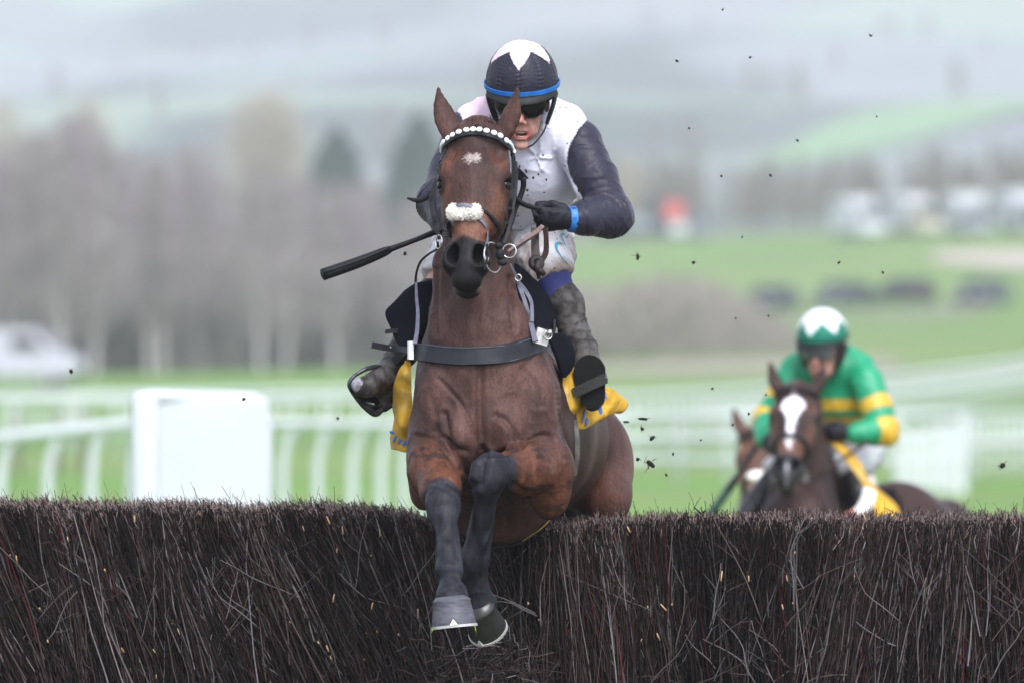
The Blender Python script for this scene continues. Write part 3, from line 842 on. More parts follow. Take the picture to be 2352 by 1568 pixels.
    # white marks on the face
    if blaze:
        ca = (V - hp(0, 0, 0)) @ a; cs = (V - hp(0, 0, 0)) @ s; cn = (V - hp(0, 0, 0)) @ n
        if blaze == 'star':
            ang = np.arctan2(ca - .150, cs + .004); rr = np.hypot((ca - .148) * 1.15, cs + .004)
            lim = .026 + .004 * np.sin(ang * 17) + .004 * np.sin(ang * 29 + 1) - .010 * np.exp(-((ang + 1.57) / .35) ** 2)
            tint((1 - sstep(rr - lim, -.004, .003)) * (cn > -.06) * (.75 + .25 * np.sin(ang * 40)), (.34, .29, .255))
        else:
            w = np.interp(ca, [.09, .115, .16, .19, .24, .38, .41], [0, .05, .055, .036, .018, .013, 0])
            tint((1 - sstep(np.abs(cs + .005 - (ca - .12) * .02) - w, -.004, .004)) * (cn > -.07), (.72, .72, .74))
    if detail:
        # muscle relief, veins and skin folds
        folds = np.zeros(len(V))
        cpt = Wf(1092, 815, 0)
        ph = np.arctan2(V[:, 0] - cpt[0], V[:, 2] - cpt[2]) * 46 + fbm(V, 9, 2, 5) * 3
        mk = near(Wf(1030, 700, -.05), Wf(1078, 775, -.13), .02, .075) + near(Wf(1152, 710, -.06), Wf(1108, 775, -.13), .02, .075)
        folds += np.clip(mk, 0, 1) * np.sin(ph) * .0013
        ph2 = (V[:, 0] * .9 + V[:, 2] * .45) * 520 + fbm(V, 12, 2, 6) * 4
        folds += near(Wf(1045, 880, -.15), Wf(1075, 930, -.15), .02, .05) * np.sin(ph2) * .0008
        folds += near(Wf(1195, 990, -.1), Wf(1250, 1010, -.1), .03, .06) * np.sin(V[:, 2] * 420 + fbm(V, 10, 2, 8) * 6) * .0012
        rid = 1 - np.abs(fbm(V * (1, 1, .8), 8.5, 3, 12))
        folds += sstep(rid, .88, 1.0) * .0022 * (1 - sstep(V[:, 1], .15, .3)) * (1 - near(hp(.0, -.05, 0), hp(.5, -.05, 0), .1, .2))
        folds += (fbm(V, 11, 3, 14) * .0030 + (1 - np.abs(fbm(V * (1.2, 1, .7), 17, 2, 33))) ** 7 * .0020) * (1 - sstep(V[:, 1], .15, .35))
        V = V + N * folds[:, None]
        # creases and bulges of the chest and shoulders
        px, py, pd = Wf.inv(V)
        fr = (N[:, 1] < -.05) & (pd < .45)
        for line, w_, dep in (([(1103, 830), (1102, 900), (1103, 969), (1110, 1030)], 8, .011), ([(1008, 870), (1035, 898), (1063, 933), (1088, 990), (1108, 1030)], 5, .007),
                              ([(1022, 950), (1030, 990), (1042, 1030), (1063, 1060), (1074, 1085)], 7, .011), ([(1140, 955), (1162, 966), (1183, 997), (1195, 1025)], 7, .009),
                              ([(1197, 1026), (1158, 1038), (1120, 1046)], 7, .012), ([(1199, 1027), (1222, 1008), (1253, 998), (1278, 1015), (1294, 1053)], 5, .008),
                              ([(1262, 807), (1278, 877), (1288, 969), (1300, 1045)], 7, .006), ([(957, 1000), (996, 1011), (1024, 1036), (1053, 1078)], 6, .007),
                              ([(1003, 620), (1002, 700), (1000, 764)], 7, .010), ([(1171, 640), (1172, 690), (1180, 755)], 7, .010),
                              ([(1110, 1040), (1106, 1070), (1100, 1110)], 11, .018), ([(975, 850), (985, 900), (1000, 950)], 9, .004), ([(1200, 850), (1225, 880), (1240, 930)], 9, .005),
                              ([(1016, 1120), (990, 1100), (975, 1070)], 6, .004), ([(1180, 1110), (1210, 1130), (1240, 1135), (1262, 1120)], 6, .006), ([(1200, 1060), (1230, 1050), (1262, 1062)], 5, .004),
                              ([(1058, 990), (1064, 1020)], 24, -.009), ([(1150, 985), (1152, 1015)], 20, -.008), ([(1075, 1075), (1120, 1060)], 1, 0)):
            L_ = spline([(a_, b_, 0) for a_, b_ in line], 24)[:, :2]
            dd = np.full(len(V), 1e9)
            near_ = fr & (np.abs(px - L_[:, 0].mean()) < 160) & (np.abs(py - L_[:, 1].mean()) < 190)
            ii = np.where(near_)[0]; pts2 = np.stack([px[ii], py[ii]], 1)
            dm = np.min(np.hypot(pts2[:, None, 0] - L_[None, :, 0], pts2[:, None, 1] - L_[None, :, 1]), 1)
            V[ii] -= N[ii] * (dep * np.exp(-(dm / w_) ** 2))[:, None]
            if dep > 0: V[ii] += N[ii] * (dep * .30 * np.exp(-((dm - w_ * 1.9) / w_) ** 2))[:, None]
    return V, Q, C

def hoof_mesh(top, bot, rt, rb, fwd, sole=True):
    """hoof wall from the coronet to the ground edge; returns wall, shoe"""
    top = np.asarray(top); bot = np.asarray(bot)
    ax = unit(bot - top); f = unit(fwd - ax * np.dot(fwd, ax)); sd = np.cross(ax, f)
    V = []; K = 28
    prof = [(-.12, .86), (0, .98), (.04, 1.05), (.10, 1.0), (.4, 1.0), (.75, 1.0), (.97, 1.0), (1.0, .98), (1.0, .80), (.97, .2)]
    L = np.linalg.norm(bot - top)
    for (t, m) in prof:
        for j in range(K):
            an = 2 * math.pi * j / K
            r = (rt + (rb - rt) * min(max(t, 0), 1)) * m
            cf = math.cos(an); cs = math.sin(an)
            rf = r * (1.08 if cf > 0 else .86)
            V.append(top + ax * L * t + f * (cf * rf + (rb - rt) * .35 * t) + sd * cs * r)
    F = []
    for k in range(len(prof) - 1):
        for j in range(K):
            F.append((k * K + j, k * K + (j + 1) % K, (k + 1) * K + (j + 1) % K, (k + 1) * K + j))
    F.append(tuple(range(K))[::-1]); F.append(tuple(range((len(prof) - 1) * K, len(prof) * K)))
    # shoe: U-shaped flat bar
    SV, SF = [], []; m_ = 26
    for i in range(m_):
        an = -2.35 + 4.7 * i / (m_ - 1)
        cf, cs = math.cos(an), math.sin(an)
        for (rr, dz) in ((1.035, 0), (1.035, .008), (.76, .008), (.76, 0)):
            r = rb * rr; rf = r * (1.08 if cf > 0 else .86)
            SV.append(bot + ax * (dz - .001) + f * (cf * rf + (rb - rt) * .35) + sd * cs * r)
    for i in range(m_ - 1):
        for j in range(4):
            a_, b_ = i * 4 + j, i * 4 + (j + 1) % 4
            SF.append((a_, b_, b_ + 4, a_ + 4))
    SF.append((3, 2, 1, 0)); q = (m_ - 1) * 4; SF.append((q, q + 1, q + 2, q + 3))
    # toe clip
    tp = bot + f * (rb * 1.09 + (rb - rt) * .35)
    c = len(SV)
    SV += [tp + sd * .013, tp - sd * .013, tp - ax * .020 - f * .006, tp + sd * .013 + f * .004, tp - sd * .013 + f * .004, tp - ax * .019 - f * .003]
    SF += [(c, c + 2, c + 1), (c + 3, c + 4, c + 5), (c, c + 3, c + 5, c + 2), (c + 1, c + 2, c + 5, c + 4), (c, c + 1, c + 4, c + 3)]
    return (np.array(V), F), (np.array(SV), SF)

def sphere(c, r, ax=None, nu=24, nv=14):
    ax = np.eye(3) if ax is None else np.asarray(ax, float)
    r = (r, r, r) if np.isscalar(r) else r
    V, F = [], []
    for i in range(nv + 1):
        t = math.pi * i / nv
        for j in range(nu):
            p = 2 * math.pi * j / nu
            q = (math.sin(t) * math.cos(p), math.sin(t) * math.sin(p), math.cos(t))
            V.append(np.asarray(c) + ax[0] * q[0] * r[0] + ax[1] * q[1] * r[1] + ax[2] * q[2] * r[2])
    for i in range(nv):
        for j in range(nu):
            F.append((i * nu + j, (i + 1) * nu + j, (i + 1) * nu + (j + 1) % nu, i * nu + (j + 1) % nu))
    return np.array(V), F

def PIC(V):
    V = np.asarray(V); D = CAM_D + V[:, 1]
    return V[:, 0] / D * FOC + 1176, HOR - (V[:, 2] - CAM_H) / D * FOC, V[:, 1]

def make_W(pivot=None, angle=0.0, shift=(0, 0, 0), scale=1.0):
    """the leading pair's own mapping, or the same pose turned about a pivot and moved elsewhere"""
    if pivot is None:
        f = lambda x, y, d=0.0: W(x, y, d)
        f.dir = lambda v: np.array(v, float)
        f.inv = PIC
        return f
    c, s_ = math.cos(angle), math.sin(angle)
    Rm = np.array([[c, -s_, 0], [s_, c, 0], [0, 0, 1.0]])
    pv = W(*pivot)
    class _W:
        D = 0
        def __call__(self, x, y, d=0.0): return Rm @ (W(x, y, d) - pv) * scale + pv + np.array(shift)
        def dir(self, v): return Rm @ np.array(v, float)
        def inv(self, V): return PIC((np.asarray(V) - np.array(shift) - pv) @ Rm / scale + pv)
    return _W()

W1 = make_W()
HEAD1 = headframe(W(1095, 268, -.02), W(1062, 668, -.30), -.13)
# ------------------------------------------------------------------ the leading horse and its tack
def caster(V, Q, Wf=None):
    tree = BVHTree.FromPolygons([tuple(v) for v in V], [tuple(map(int, q)) for q in Q])
    C0 = np.array([0, -CAM_D, CAM_H])
    def on(px, py, off=0.004, d0=0.1):
        q = W(px, py, 0); dr = Vector(q - C0).normalized()
        hit, nrm, i, dist = tree.ray_cast(Vector(C0), dr)
        if hit is None or hit.y > 0.9:
            return W(px, py, d0), np.array((0, -1, 0.0))
        nrm = Vector(nrm)
        if nrm.dot(dr) > 0: nrm = -nrm
        return np.array(hit + nrm * off), np.array(nrm)
    def near(p, off=0.004):
        hit, nrm, i, dist = tree.find_nearest(Vector(p))
        v = Vector(p) - hit
        if nrm.dot(v) < 0 and dist < .05: pass
        return np.array(hit + nrm * off), np.array(nrm)
    return on, near

def strap_on(cast, pts, width, thick=.003, off=.004, d0=0.1, n=None):
    """strap lying on the body: pts picture positions, or (x, y, depth) where it hangs free"""
    P, Nn = [], []
    dense = spline([(*p[:2], p[2] if len(p) > 2 else -99) for p in pts], len(pts) * 3) if False else pts
    for p in dense:
        if len(p) == 3:
            P.append(W(*p)); Nn.append((0, -1, 0.0))
        else:
            q, nr = cast(p[0], p[1], off, d0); P.append(q); Nn.append(nr)
    return strap(P, width, thick, np.array(Nn), n)

horse = thing('horse', (0.0, 0.3, 0.0), 'bay racehorse with a white star and white beaded browband, jumping over the brushwood fence', 'horse')
V, Q, C = horse_body(W1, HEAD1, 0.0062, BAY, 'star')
HV, HQ = V, Q
body = obj('body', new_mesh('body', V, Q, True, M_COAT, C), horse)
on, nearest = caster(V, Q)
hp, a_, n_, s_ = HEAD1

def add(name, vf, m, parent, smooth=True, **pr):
    return obj(name, new_mesh(name, vf[0], vf[1], smooth, m), parent, **pr)

M_IRIS = mat('brown iris', (0.030, 0.016, 0.010), 0.1, 0.5, coat=1.0)
for e in (-1, 1):
    ey = add('eye', sphere(hp(.2125, -.069, .0990 * e), (.0205, .0215, .0205), (a_, n_, s_)), M_EYE, horse)
    # soft lids round the eye
    c0 = hp(.2115, -.072, .0985 * e); look = unit(n_ * .65 + s_ * .76 * e)
    for sg, nm in ((-1, 'upper_lid'), (1, 'lower_lid')):
        aa = unit(a_ - look * np.dot(a_, look)); bb = np.cross(look, aa)
        pts = []
        for t in np.linspace(-1, 1, 7):
            pts.append(c0 + bb * .019 * t + aa * sg * .0125 * math.cos(t * 1.35) + look * (.0160 - .006 * t * t))
        add(nm, tube(pts, [.0018, .0035, .0042, .0035, .0018], sides=8), M_HAIR, ey)
w, sh = hoof_mesh(W(1037, 1376, -.545), W(1043, 1436, -.548), .0575, .0715, np.array((0, -1, -.05)))
hf = add('hoof', w, M_HOOF, horse); add('horseshoe', sh, M_SHOE, hf, False)
w, sh = hoof_mesh(W(1097, 1392, -.13), W(1122, 1440, -.06), .052, .064, np.array((-.25, -.35, -.9)))
M_HOOFD = mat('wet dark hoof', (0.016, 0.017, 0.016), 0.35, 0.5, noise=(30, 0.4), bump=(60, 0.4, 0.003))
hf = add('hoof', w, M_HOOFD, horse); add('horseshoe', sh, M_SHOE, hf, False)
for dx in (0, -215):
    w, sh = hoof_mesh(W(1345 + dx, 1492, 1.74), W(1345 + dx, 1552, 1.72), .055, .066, np.array((0, -1, -.2)))
    hf = add('hoof', w, M_HOOFD, horse); add('horseshoe', sh, M_SHOE, hf, False)

# plaited forelock, mane stubs, tail
def strands(root_fn, n, length_fn, dir_fn, rad, seed, seg=4, sides=3, curl=.15):
    r = np.random.default_rng(seed); parts = []
    for i in range(n):
        p = np.array(root_fn(r)); d = unit(dir_fn(r, p)); L = length_fn(r); pts = [p]
        for k in range(seg):
            d = unit(d + r.normal(0, curl, 3)); pts.append(pts[-1] + d * L / seg)
        parts.append(tube(pts, [rad, rad * .8, rad * .2], n=seg + 1, sides=sides, cap=False))
    return join(parts)
fl = join([sphere(hp(.012, -.035, .006), (.016, .014, .017), (a_, n_, s_), 14, 8), sphere(hp(.036, -.012, .002), (.014, .012, .012), (a_, n_, s_), 14, 8)])
fo = add('forelock', fl, M_HAIR, horse)
add('loose_hair', strands(lambda r: hp(.01 + r.normal(0, .012), -.03 + r.normal(0, .008), .012 + r.normal(0, .03)), 110, lambda r: r.uniform(.008, .022),
                          lambda r, p: -a_ * .6 + n_ * .3 + s_ * r.normal(0, .7) + r.normal(0, .3, 3), .0009, 4), M_HAIR, fo, kind='stuff')
mane = []
for i, t in enumerate(np.linspace(0, 1, 13)):
    q = W(1098 - 4 * t, 330 + 300 * t, .17 + .20 * t)
    q2, nr = nearest(q + np.array((0, .25, .05)), .004)
    mane.append(sphere(q2, (.018, .02, .022), None, 12, 8))
for m_ in mane: add('mane_plait', m_, M_HAIR, horse)
tl = strands(lambda r: W(1262, 990, 1.98) + r.normal(0, .022, 3), 300, lambda r: r.uniform(.5, .75),
             lambda r, p: np.array((.03 + r.normal(0, .03), .25, -.8)) + r.normal(0, .03, 3), .0035, 5, seg=7, sides=4, curl=.055)
add('tail', tl, M_HAIR, horse, kind='stuff')

add('fetlock_hair', strands(lambda r: W(1112, 1385, -.09) + r.normal(0, .008, 3) + np.array((.03, .01, 0)) * r.random(), 130, lambda r: r.uniform(.012, .03), lambda r, p: np.array((1.0, .3, .1)) + r.normal(0, .4, 3), .0010, 9), M_HAIR, horse, kind='stuff')
add('fetlock_hair', strands(lambda r: W(1031, 1318, -.42) + r.normal(0, .012, 3), 120, lambda r: r.uniform(.015, .035), lambda r, p: np.array((r.normal(0, .6), .5, -.7)), .0010, 10), M_HAIR, horse, kind='stuff')
# ---- bridle
bridle = obj('bridle', new_mesh('bridle', *strap_on(on, [(1030, 330), (1023, 350), (1014, 372)], .012), True, M_LEATHER), horse)
bb = [(1018, 352), (1024, 333), (1037, 318), (1058, 307), (1090, 303), (1120, 306), (1145, 315), (1163, 329), (1174, 345), (1179, 358)]
BP = []
for p in bb:
    q, nr = on(p[0], p[1], .006); BP.append(q)
dvec = -n_ * .0
add('browband', strap([p + a_ * .007 for p in BP], .017, .004, np.array([n_ + s_ * t for t in np.linspace(-1.3, 1.3, len(BP))]), 60), M_LEATHER, bridle)
bp = spline(BP, 400)
ln = np.concatenate([[0], np.cumsum(np.linalg.norm(np.diff(bp, axis=0), axis=1))])
NB = 22
for i in range(NB):
    x_ = ln[-1] * (i + .5) / NB
    pt = np.array([np.interp(x_, ln, bp[:, k]) for k in range(3)]); p2 = np.array([np.interp(x_ + .004, ln, bp[:, k]) for k in range(3)])
    t = (i + .5) / NB * 2 - 1
    nn = unit(n_ + s_ * t * 1.2); tg = unit(p2 - pt); sd = unit(np.cross(nn, tg)); nn = np.cross(tg, sd)
    if nn @ n_ < 0: nn = -nn
    hw = ln[-1] / NB / 2
    add('bead', sphere(pt + nn * .006 - a_ * .003, (hw * .93, .0092 - .001 * abs(t), .006), (tg, sd, nn), 12, 7), M_WHITE, bridle)
# cheek straps
add('cheek_strap', strap_on(on, [(1179, 362), (1180, 390), (1178, 430), (1172, 470), (1164, 510), (1152, 540), (1146, 566)], .014, .004, .006, -.12), M_LEATHER, bridle)
add('cheek_strap', strap_on(on, [(1184, 372, .0), (1186, 400, -.02), (1184, 440, -.05), (1178, 478, -.08), (1170, 520, -.10), (1158, 560, -.13)], .011, .004, .006, -.1), M_LEATHER, bridle)
add('cheek_strap', strap_on(on, [(1011, 378, -.08), (1004, 405, -.12), (993, 440, -.13), (990, 465, -.14), (994, 495, -.17), (1003, 525, -.2), (1010, 550, -.22)], .013, .004, .006, -.1), M_LEATHER, bridle)
add('cheek_strap', strap_on(on, [(1003, 400, -.06), (998, 440, -.07), (1000, 475, -.12), (1008, 505, -.16), (1016, 530, -.2)], .010, .004, .006, -.1), M_LEATHER, bridle)
for (x, y, d) in ((1178, 432, -.1), (1170, 478, -.13), (1163, 512, -.15), (993, 442, -.15), (998, 500, -.19), (1004, 530, -.22), (1186, 395, -.04)):
    add('keeper', box(W(x, y, d - .012), (.017, .012, .009)), M_LEATHER, bridle, False)
# crossed noseband under the sheepskin
for pts in ([(1104, 482), (1122, 495), (1138, 512), (1148, 530)], [(1096, 500), (1110, 515), (1117, 538), (1118, 565, -.36)],
            [(1040, 500), (1030, 515), (1022, 532, -.3)], [(1048, 500), (1035, 520), (1026, 545, -.3)]):
    add('noseband', strap_on(on, pts, .012, .003, .004, -.25), M_GREYL if pts[0][0] == 1096 else M_LEATHER, bridle)
# sheepskin roll
q0, nr0 = on(1067, 493, .0)
r_ = np.random.default_rng(3)
S = Solid(q0 - .085, q0 + .085, .0035)
S.cone(q0 + n_ * .010 - s_ * .033, q0 + n_ * .010 + s_ * .033, (.019, .016), (.019, .016), a_, .01)
for e in (-1, 1): S.ell(q0 + n_ * .013 + s_ * .035 * e - a_ * .006, (.016, .016, .022), (s_, n_, a_), .01)
fv, fq = S.mesh(); fn = vnormals(fv, fq)
fv = fv + fn * (fbm(fv, 70, 3, 4) * .0045)[:, None]
fl_ = obj('sheepskin_roll', new_mesh('sheepskin_roll', fv, fq, True, M_FLEECE), bridle)
pk = r_.integers(0, len(fv), 1100); parts = []
bits = []
for i in pk:
    d_ = unit(fn[i] + r_.normal(0, .5, 3)); bits.append(tube([fv[i], fv[i] + d_ * .005, fv[i] + unit(d_ + r_.normal(0, .5, 3)) * .009], [.0011, .0009, .0004], n=3, sides=3, cap=False))
fb = join(bits)
V0, F0 = join([(np.zeros((0, 3)), []), fb]) if False else fb
me2 = new_mesh('fleece', V0, F0, True, M_FLEECE)
bm = bmesh.new(); bm.from_mesh(fl_.data); bm.from_mesh(me2); bm.to_mesh(fl_.data); bm.free(); fl_.data.polygons.foreach_set('use_smooth', np.ones(len(fl_.data.polygons), bool))
add('noseband', strap([q0 + n_ * .026 - s_ * .026 - a_ * .016, q0 + n_ * .034 - a_ * .017, q0 + n_ * .028 + s_ * .028 - a_ * .014], .012, .003, n_), M_GREYL, bridle)
# bit rings and mouthpiece loops
add('bit_ring', ring(W(1170, 577, -.20), .0215, .0025, (-.15, -1, .1)), M_METAL, bridle)
add('bit_ring', ring(W(1131, 592, -.27), .048, .0032, (1.6, -1, .25), sx=1, n=30), M_METAL, bridle)
add('bit_ring', ring(W(1008, 556, -.24), .022, .0025, (-1, -.5, .1)), M_METAL, bridle)
add('bit_joint', join([sphere(W(1149, 585, -.25), (.014, .014, .020)), sphere(W(1154, 603, -.25), (.016, .014, .012)), sphere(W(1145, 565, -.25), (.012, .012, .012))]), M_LEATHER, bridle)
add('bit_cheek', sphere(W(1118, 596, -.34), (.007, .008, .012)), M_METAL, bridle)
add('bit_strap', strap([W(1118, 560, -.36), W(1119, 590, -.35), W(1113, 618, -.35)], .006, .003, np.array((0.3, -1, 0))), M_LEATHER, bridle)
# reins
rein = add('rein', strap([W(1168, 577, -.20), W(1190, 562, -.10), W(1212, 546, .08), W(1232, 533, .2), W(1246, 520, .26)], [.008, .008, .015, .016, .014], .004, np.array((.3, -1, .6))), mat('pale rein rubber', (.17, .12, .105), .6, .3, noise=(50, .3), bump=(200, .5, .001)), bridle)
add('rein', strap([W(1170, 579, -.19), W(1192, 566, -.09), W(1216, 548, .1), W(1240, 528, .24)], .012, .003, np.array((.3, -1, .6))), M_BROWNL, bridle)
add('rein', strap([W(1229, 525, .27), W(1229, 560, .24), W(1231, 590, .22), W(1237, 605, .22)], [.028, .027, .029, .02], .004, np.array((.1, -1, 0))), M_BROWNL, bridle)
add('rein', strap([W(1253, 525, .27), W(1255, 550, .25), W(1254, 580, .23), W(1243, 602, .22)], [.019, .017, .020, .018], .004, np.array((-.5, -1, 0))), M_BROWNL, bridle)
add('rein_knot', join([ring(W(1232, 604, .21), .016, .011, (.2, -1, .2), sides=8), tube([W(1238, 602, .21), W(1234, 616, .2), W(1246, 626, .21)], [.012, .014, .01]),
                       tube([W(1228, 618, .21), W(1240, 622, .2), W(1250, 630, .21)], [.008, .011, .009]), tube([W(1236, 622, .21), W(1238, 640, .22)], [.009, .006])]), mat('dark rein end', (.02, .017, .017), .6, .3), bridle)
add('rein', strap([W(1006, 556, -.23), W(1004, 572, -.20), W(985, 584, -.1), W(965, 604, .02), W(955, 640, .10), W(955, 700, .10)], .007, .003, np.array((-.3, -1, 0))), M_LEATHER, bridle)
# loose black strap ends either side of the cheeks
add('strap_end', tube([W(990, 440, -.05), W(983, 452, -.05), W(965, 461, -.04), W(948, 459, -.03), W(935, 455, -.03)], [.0085, .0085, .007, .003]), M_LEATHER, bridle)
add('strap_end', tube([W(1178, 440, .0), W(1184, 455, .02), W(1200, 468, .06), W(1222, 476, .1), W(1242, 480, .14)], [.006, .0085, .009, .006]), M_LEATHER, bridle)
add('cheek_guard', sheet([[W(1188, 384, .02), W(1198, 392, .04), W(1208, 404, .06), W(1215, 411, .07)], [W(1187, 395, .02), W(1194, 400, .04), W(1200, 408, .05), W(1207, 412, .06)], [W(1186, 414, .02), W(1190, 414, .03), W(1196, 414, .04), W(1202, 414, .05)]], 8, 6, .005), M_FELT, bridle)
add('throat_lash', tube([W(1202, 408, .05), W(1202, 430, .06), W(1194, 455, .06), W(1184, 478, .06), W(1176, 505, .05), W(1168, 525, .03)], [.010, .0085, .009, .010]), M_LEATHER, bridle)

# ---- breast girth with its neck straps
bt = [(944, 806), (958, 808), (990, 812), (1030, 816), (1075, 818), (1120, 817), (1165, 810), (1205, 799), (1232, 789), (1250, 780)]
breast = obj('breastplate', new_mesh('breastplate', *strap_on(on, bt, [.052, .058, .060, .062, .060, .058], .009, .006, .05, n=70), True,
             mat('dark breast girth', (.015, .017, .022), .5, .25, noise=(25, .4), bump=[(30, .3, .004), (350, .3, .001)])), horse)
for dz, nm in ((-.026, 'stitching'), (.025, 'stitching')):
    P = []
    for p in bt:
        q, nr = on(p[0], p[1], .014); P.append(q + np.array((0, 0, dz)))
    add(nm, tube(P, .0012, n=60, sides=5), mat('grey thread', (.10, .11, .13), .7, .2), breast)
add('buckle_plate', join([box(W(943, 804, -.02), (.014, .022, .058), .3)]), M_WHITE, breast, False)
pl = obj('buckle_plate', new_mesh('buckle_plate', *box((0, 0, 0), (.046, .010, .050)), False, mat('worn nickel', (.62, .62, .60), .35, .5, metal=.35, noise=(60, .3))), breast)
pl.rotation_euler = (.1, .28, .35); pl.location = Vector(W(1245, 773, -.045)); pl.matrix_parent_inverse = Matrix.Identity(4)
add('buckle', join([ring(W(1258, 770, -.055), .013, .003, (.3, -1, 0), 6, 18), box(W(1262, 764, -.055), (.016, .008, .02))]), M_METAL, breast)
add('rivet', sphere(on(1147, 796, .012)[0], .005), M_METAL, breast)
add('neck_strap', strap([W(956, 640, .11), W(957, 680, .08), W(960, 720, .03), W(958, 760, -.02), W(953, 790, -.06)], [.007, .010, .012, .014, .014], .003, np.array((-.2, -1, 0))), M_GREYL, breast)
g2 = M_GREYL
add('neck_strap', strap_on(on, [(1172, 606, .04), (1180, 622, .04), (1188, 640, .05), (1196, 665, .05), (1208, 700, .03), (1216, 728, .0), (1222, 752, -.04), (1230, 785, -.08)], [.006, .008, .015, .012, .016, .018], .004), g2, breast)
add('neck_strap', strap_on(on, [(1188, 645, .05), (1205, 665, .05), (1219, 690, .04), (1222, 715, .0), (1222, 740, -.03)], .012, .004), g2, breast)
add('neck_buckle', ring(W(1190, 638, .03), .010, .0025, (0, -1, 0), 6, 16), M_METAL, breast)

# ---- girth straps on the barrel
for dx in (0, 12):
    add('girth', strap([W(1308 + dx, 965, .42), W(1312 + dx, 1010, .40), W(1312 + dx, 1050, .40), W(1306 + dx, 1090, .42)], .018, .005, np.array((.6, -1, 0))), mat('muddy girth web', (.085, .08, .07), .8, .2, noise=(30, .5)), horse)
gp = []
for t in np.linspace(0, 1, 9):
    an = R(-75) + R(150) * t
    gp.append(W(1140 + 186 * math.sin(an), 1000 + 253 * math.cos(an), .42))
gp2 = [nearest(p, .004)[0] for p in gp]
add('surcingle', strap(gp2, .030, .005, np.array([p - W(1140, 1000, .42) for p in gp2]), 60), M_LEATHER, horse)
add('surcingle_trim', strap([p + np.array((0, -.013, 0)) for p in gp2[5:8]], .004, .003, np.array([p - W(1140, 1000, .42) for p in gp2[5:8]]), 30), mat('yellow binding', (.22, .15, .045), .7, .2), horse)

# ---- saddle: black felt flaps, seat, number cloth, stirrups
saddle = obj('saddle', new_mesh('saddle', *sheet([[W(1030, 665, .50), W(1090, 640, .50), W(1150, 645, .50), W(1210, 690, .52)],
     [W(1010, 680, .80), W(1090, 640, .80), W(1170, 640, .80), W(1240, 700, .82)], [W(1040, 700, 1.15), W(1120, 640, 1.15), W(1190, 650, 1.15), W(1260, 710, 1.15)]], 20, 16, .02), True, M_LEATHER), horse)
add('saddle_flap', sheet([[W(1010, 640, .50), W(985, 646, .47), W(958, 652, .44), W(930, 671, .42)],
                          [W(1010, 668, .46), W(980, 680, .42), W(945, 690, .38), W(905, 697, .38)],
                          [W(1000, 695, .40), W(975, 710, .36), W(935, 715, .34), W(886, 719, .36)],
                          [W(985, 730, .34), W(960, 748, .30), W(930, 752, .30), W(898, 752, .34)],
                          [W(965, 765, .28), W(950, 775, .26), W(930, 780, .26), W(912, 785, .30)],
                          [W(950, 795, .22), W(942, 796, .22), W(935, 798, .22), W(925, 800, .24)]], 24, 24, .008, .004, 1), M_FELT, saddle)
add('saddle_flap', sheet([[W(1165, 600, .52), W(1178, 606, .52), W(1190, 612, .52), W(1200, 620, .52)],
                          [W(1165, 640, .46), W(1190, 636, .46), W(1215, 640, .46), W(1236, 652, .46)],
                          [W(1180, 670, .40), W(1205, 672, .40), W(1232, 680, .40), W(1262, 692, .42)],
                          [W(1205, 705, .34), W(1225, 710, .34), W(1250, 716, .36), W(1275, 728, .42)],
                          [W(1222, 745, .28), W(1235, 748, .28), W(1255, 752, .32), W(1273, 758, .40)],
                          [W(1232, 775, .22), W(1242, 778, .22), W(1255, 780, .26), W(1262, 785, .32)]], 24, 24, .010, .004, 2), M_FELT, saddle)
add('saddle_flap', sheet([[W(1258, 768, .22), W(1275, 766, .26), W(1292, 768, .30), W(1305, 776, .36)],
                          [W(1268, 795, .22), W(1285, 795, .26), W(1300, 798, .30), W(1315, 803, .36)],
                          [W(1278, 820, .22), W(1292, 822, .26), W(1304, 824, .30), W(1316, 826, .36)],
                          [W(1285, 845, .24), W(1293, 846, .26), W(1302, 846, .30), W(1310, 847, .34)],
                          [W(1290, 866, .26), W(1292, 866, .27), W(1294, 866, .28), W(1296, 865, .30)]], 16, 20, .012, .003, 3), M_FELT, saddle)
add('flap_edge', tube([W(1273, 735, .36), W(1272, 760, .34), W(1262, 780, .30), W(1250, 792, .25)], .006), M_LEATHER, saddle)
add('girth_strap', strap([W(854, 792, .30), W(880, 797, .30), W(910, 801, .27), W(940, 805, .18)], .021, .004, np.array((0, -1, .1))), M_LEATHER, saddle)
for t in (912, 897): add('strap_hole', sphere(W(t, 799 if t > 900 else 797, .265), .0025, None, 8, 5), M_BARE, saddle)
add('girth_strap', strap([W(887, 762, .36), W(900, 760, .33), W(915, 760, .30)], .014, .004, np.array((0, -1, .1))), M_LEATHER, saddle)
add('stirrup_leather', strap([W(888, 851, .34), W(905, 832, .32), W(925, 814, .29), W(940, 800, .24)], .030, .005, np.array((-.3, -1, .3))), M_LEATHER, saddle)
add('stirrup_leather', strap([W(1290, 760, .60), W(1312, 810, .56), W(1335, 850, .50)], .028, .005, np.array((.3, -1, .1))), M_LEATHER, saddle)
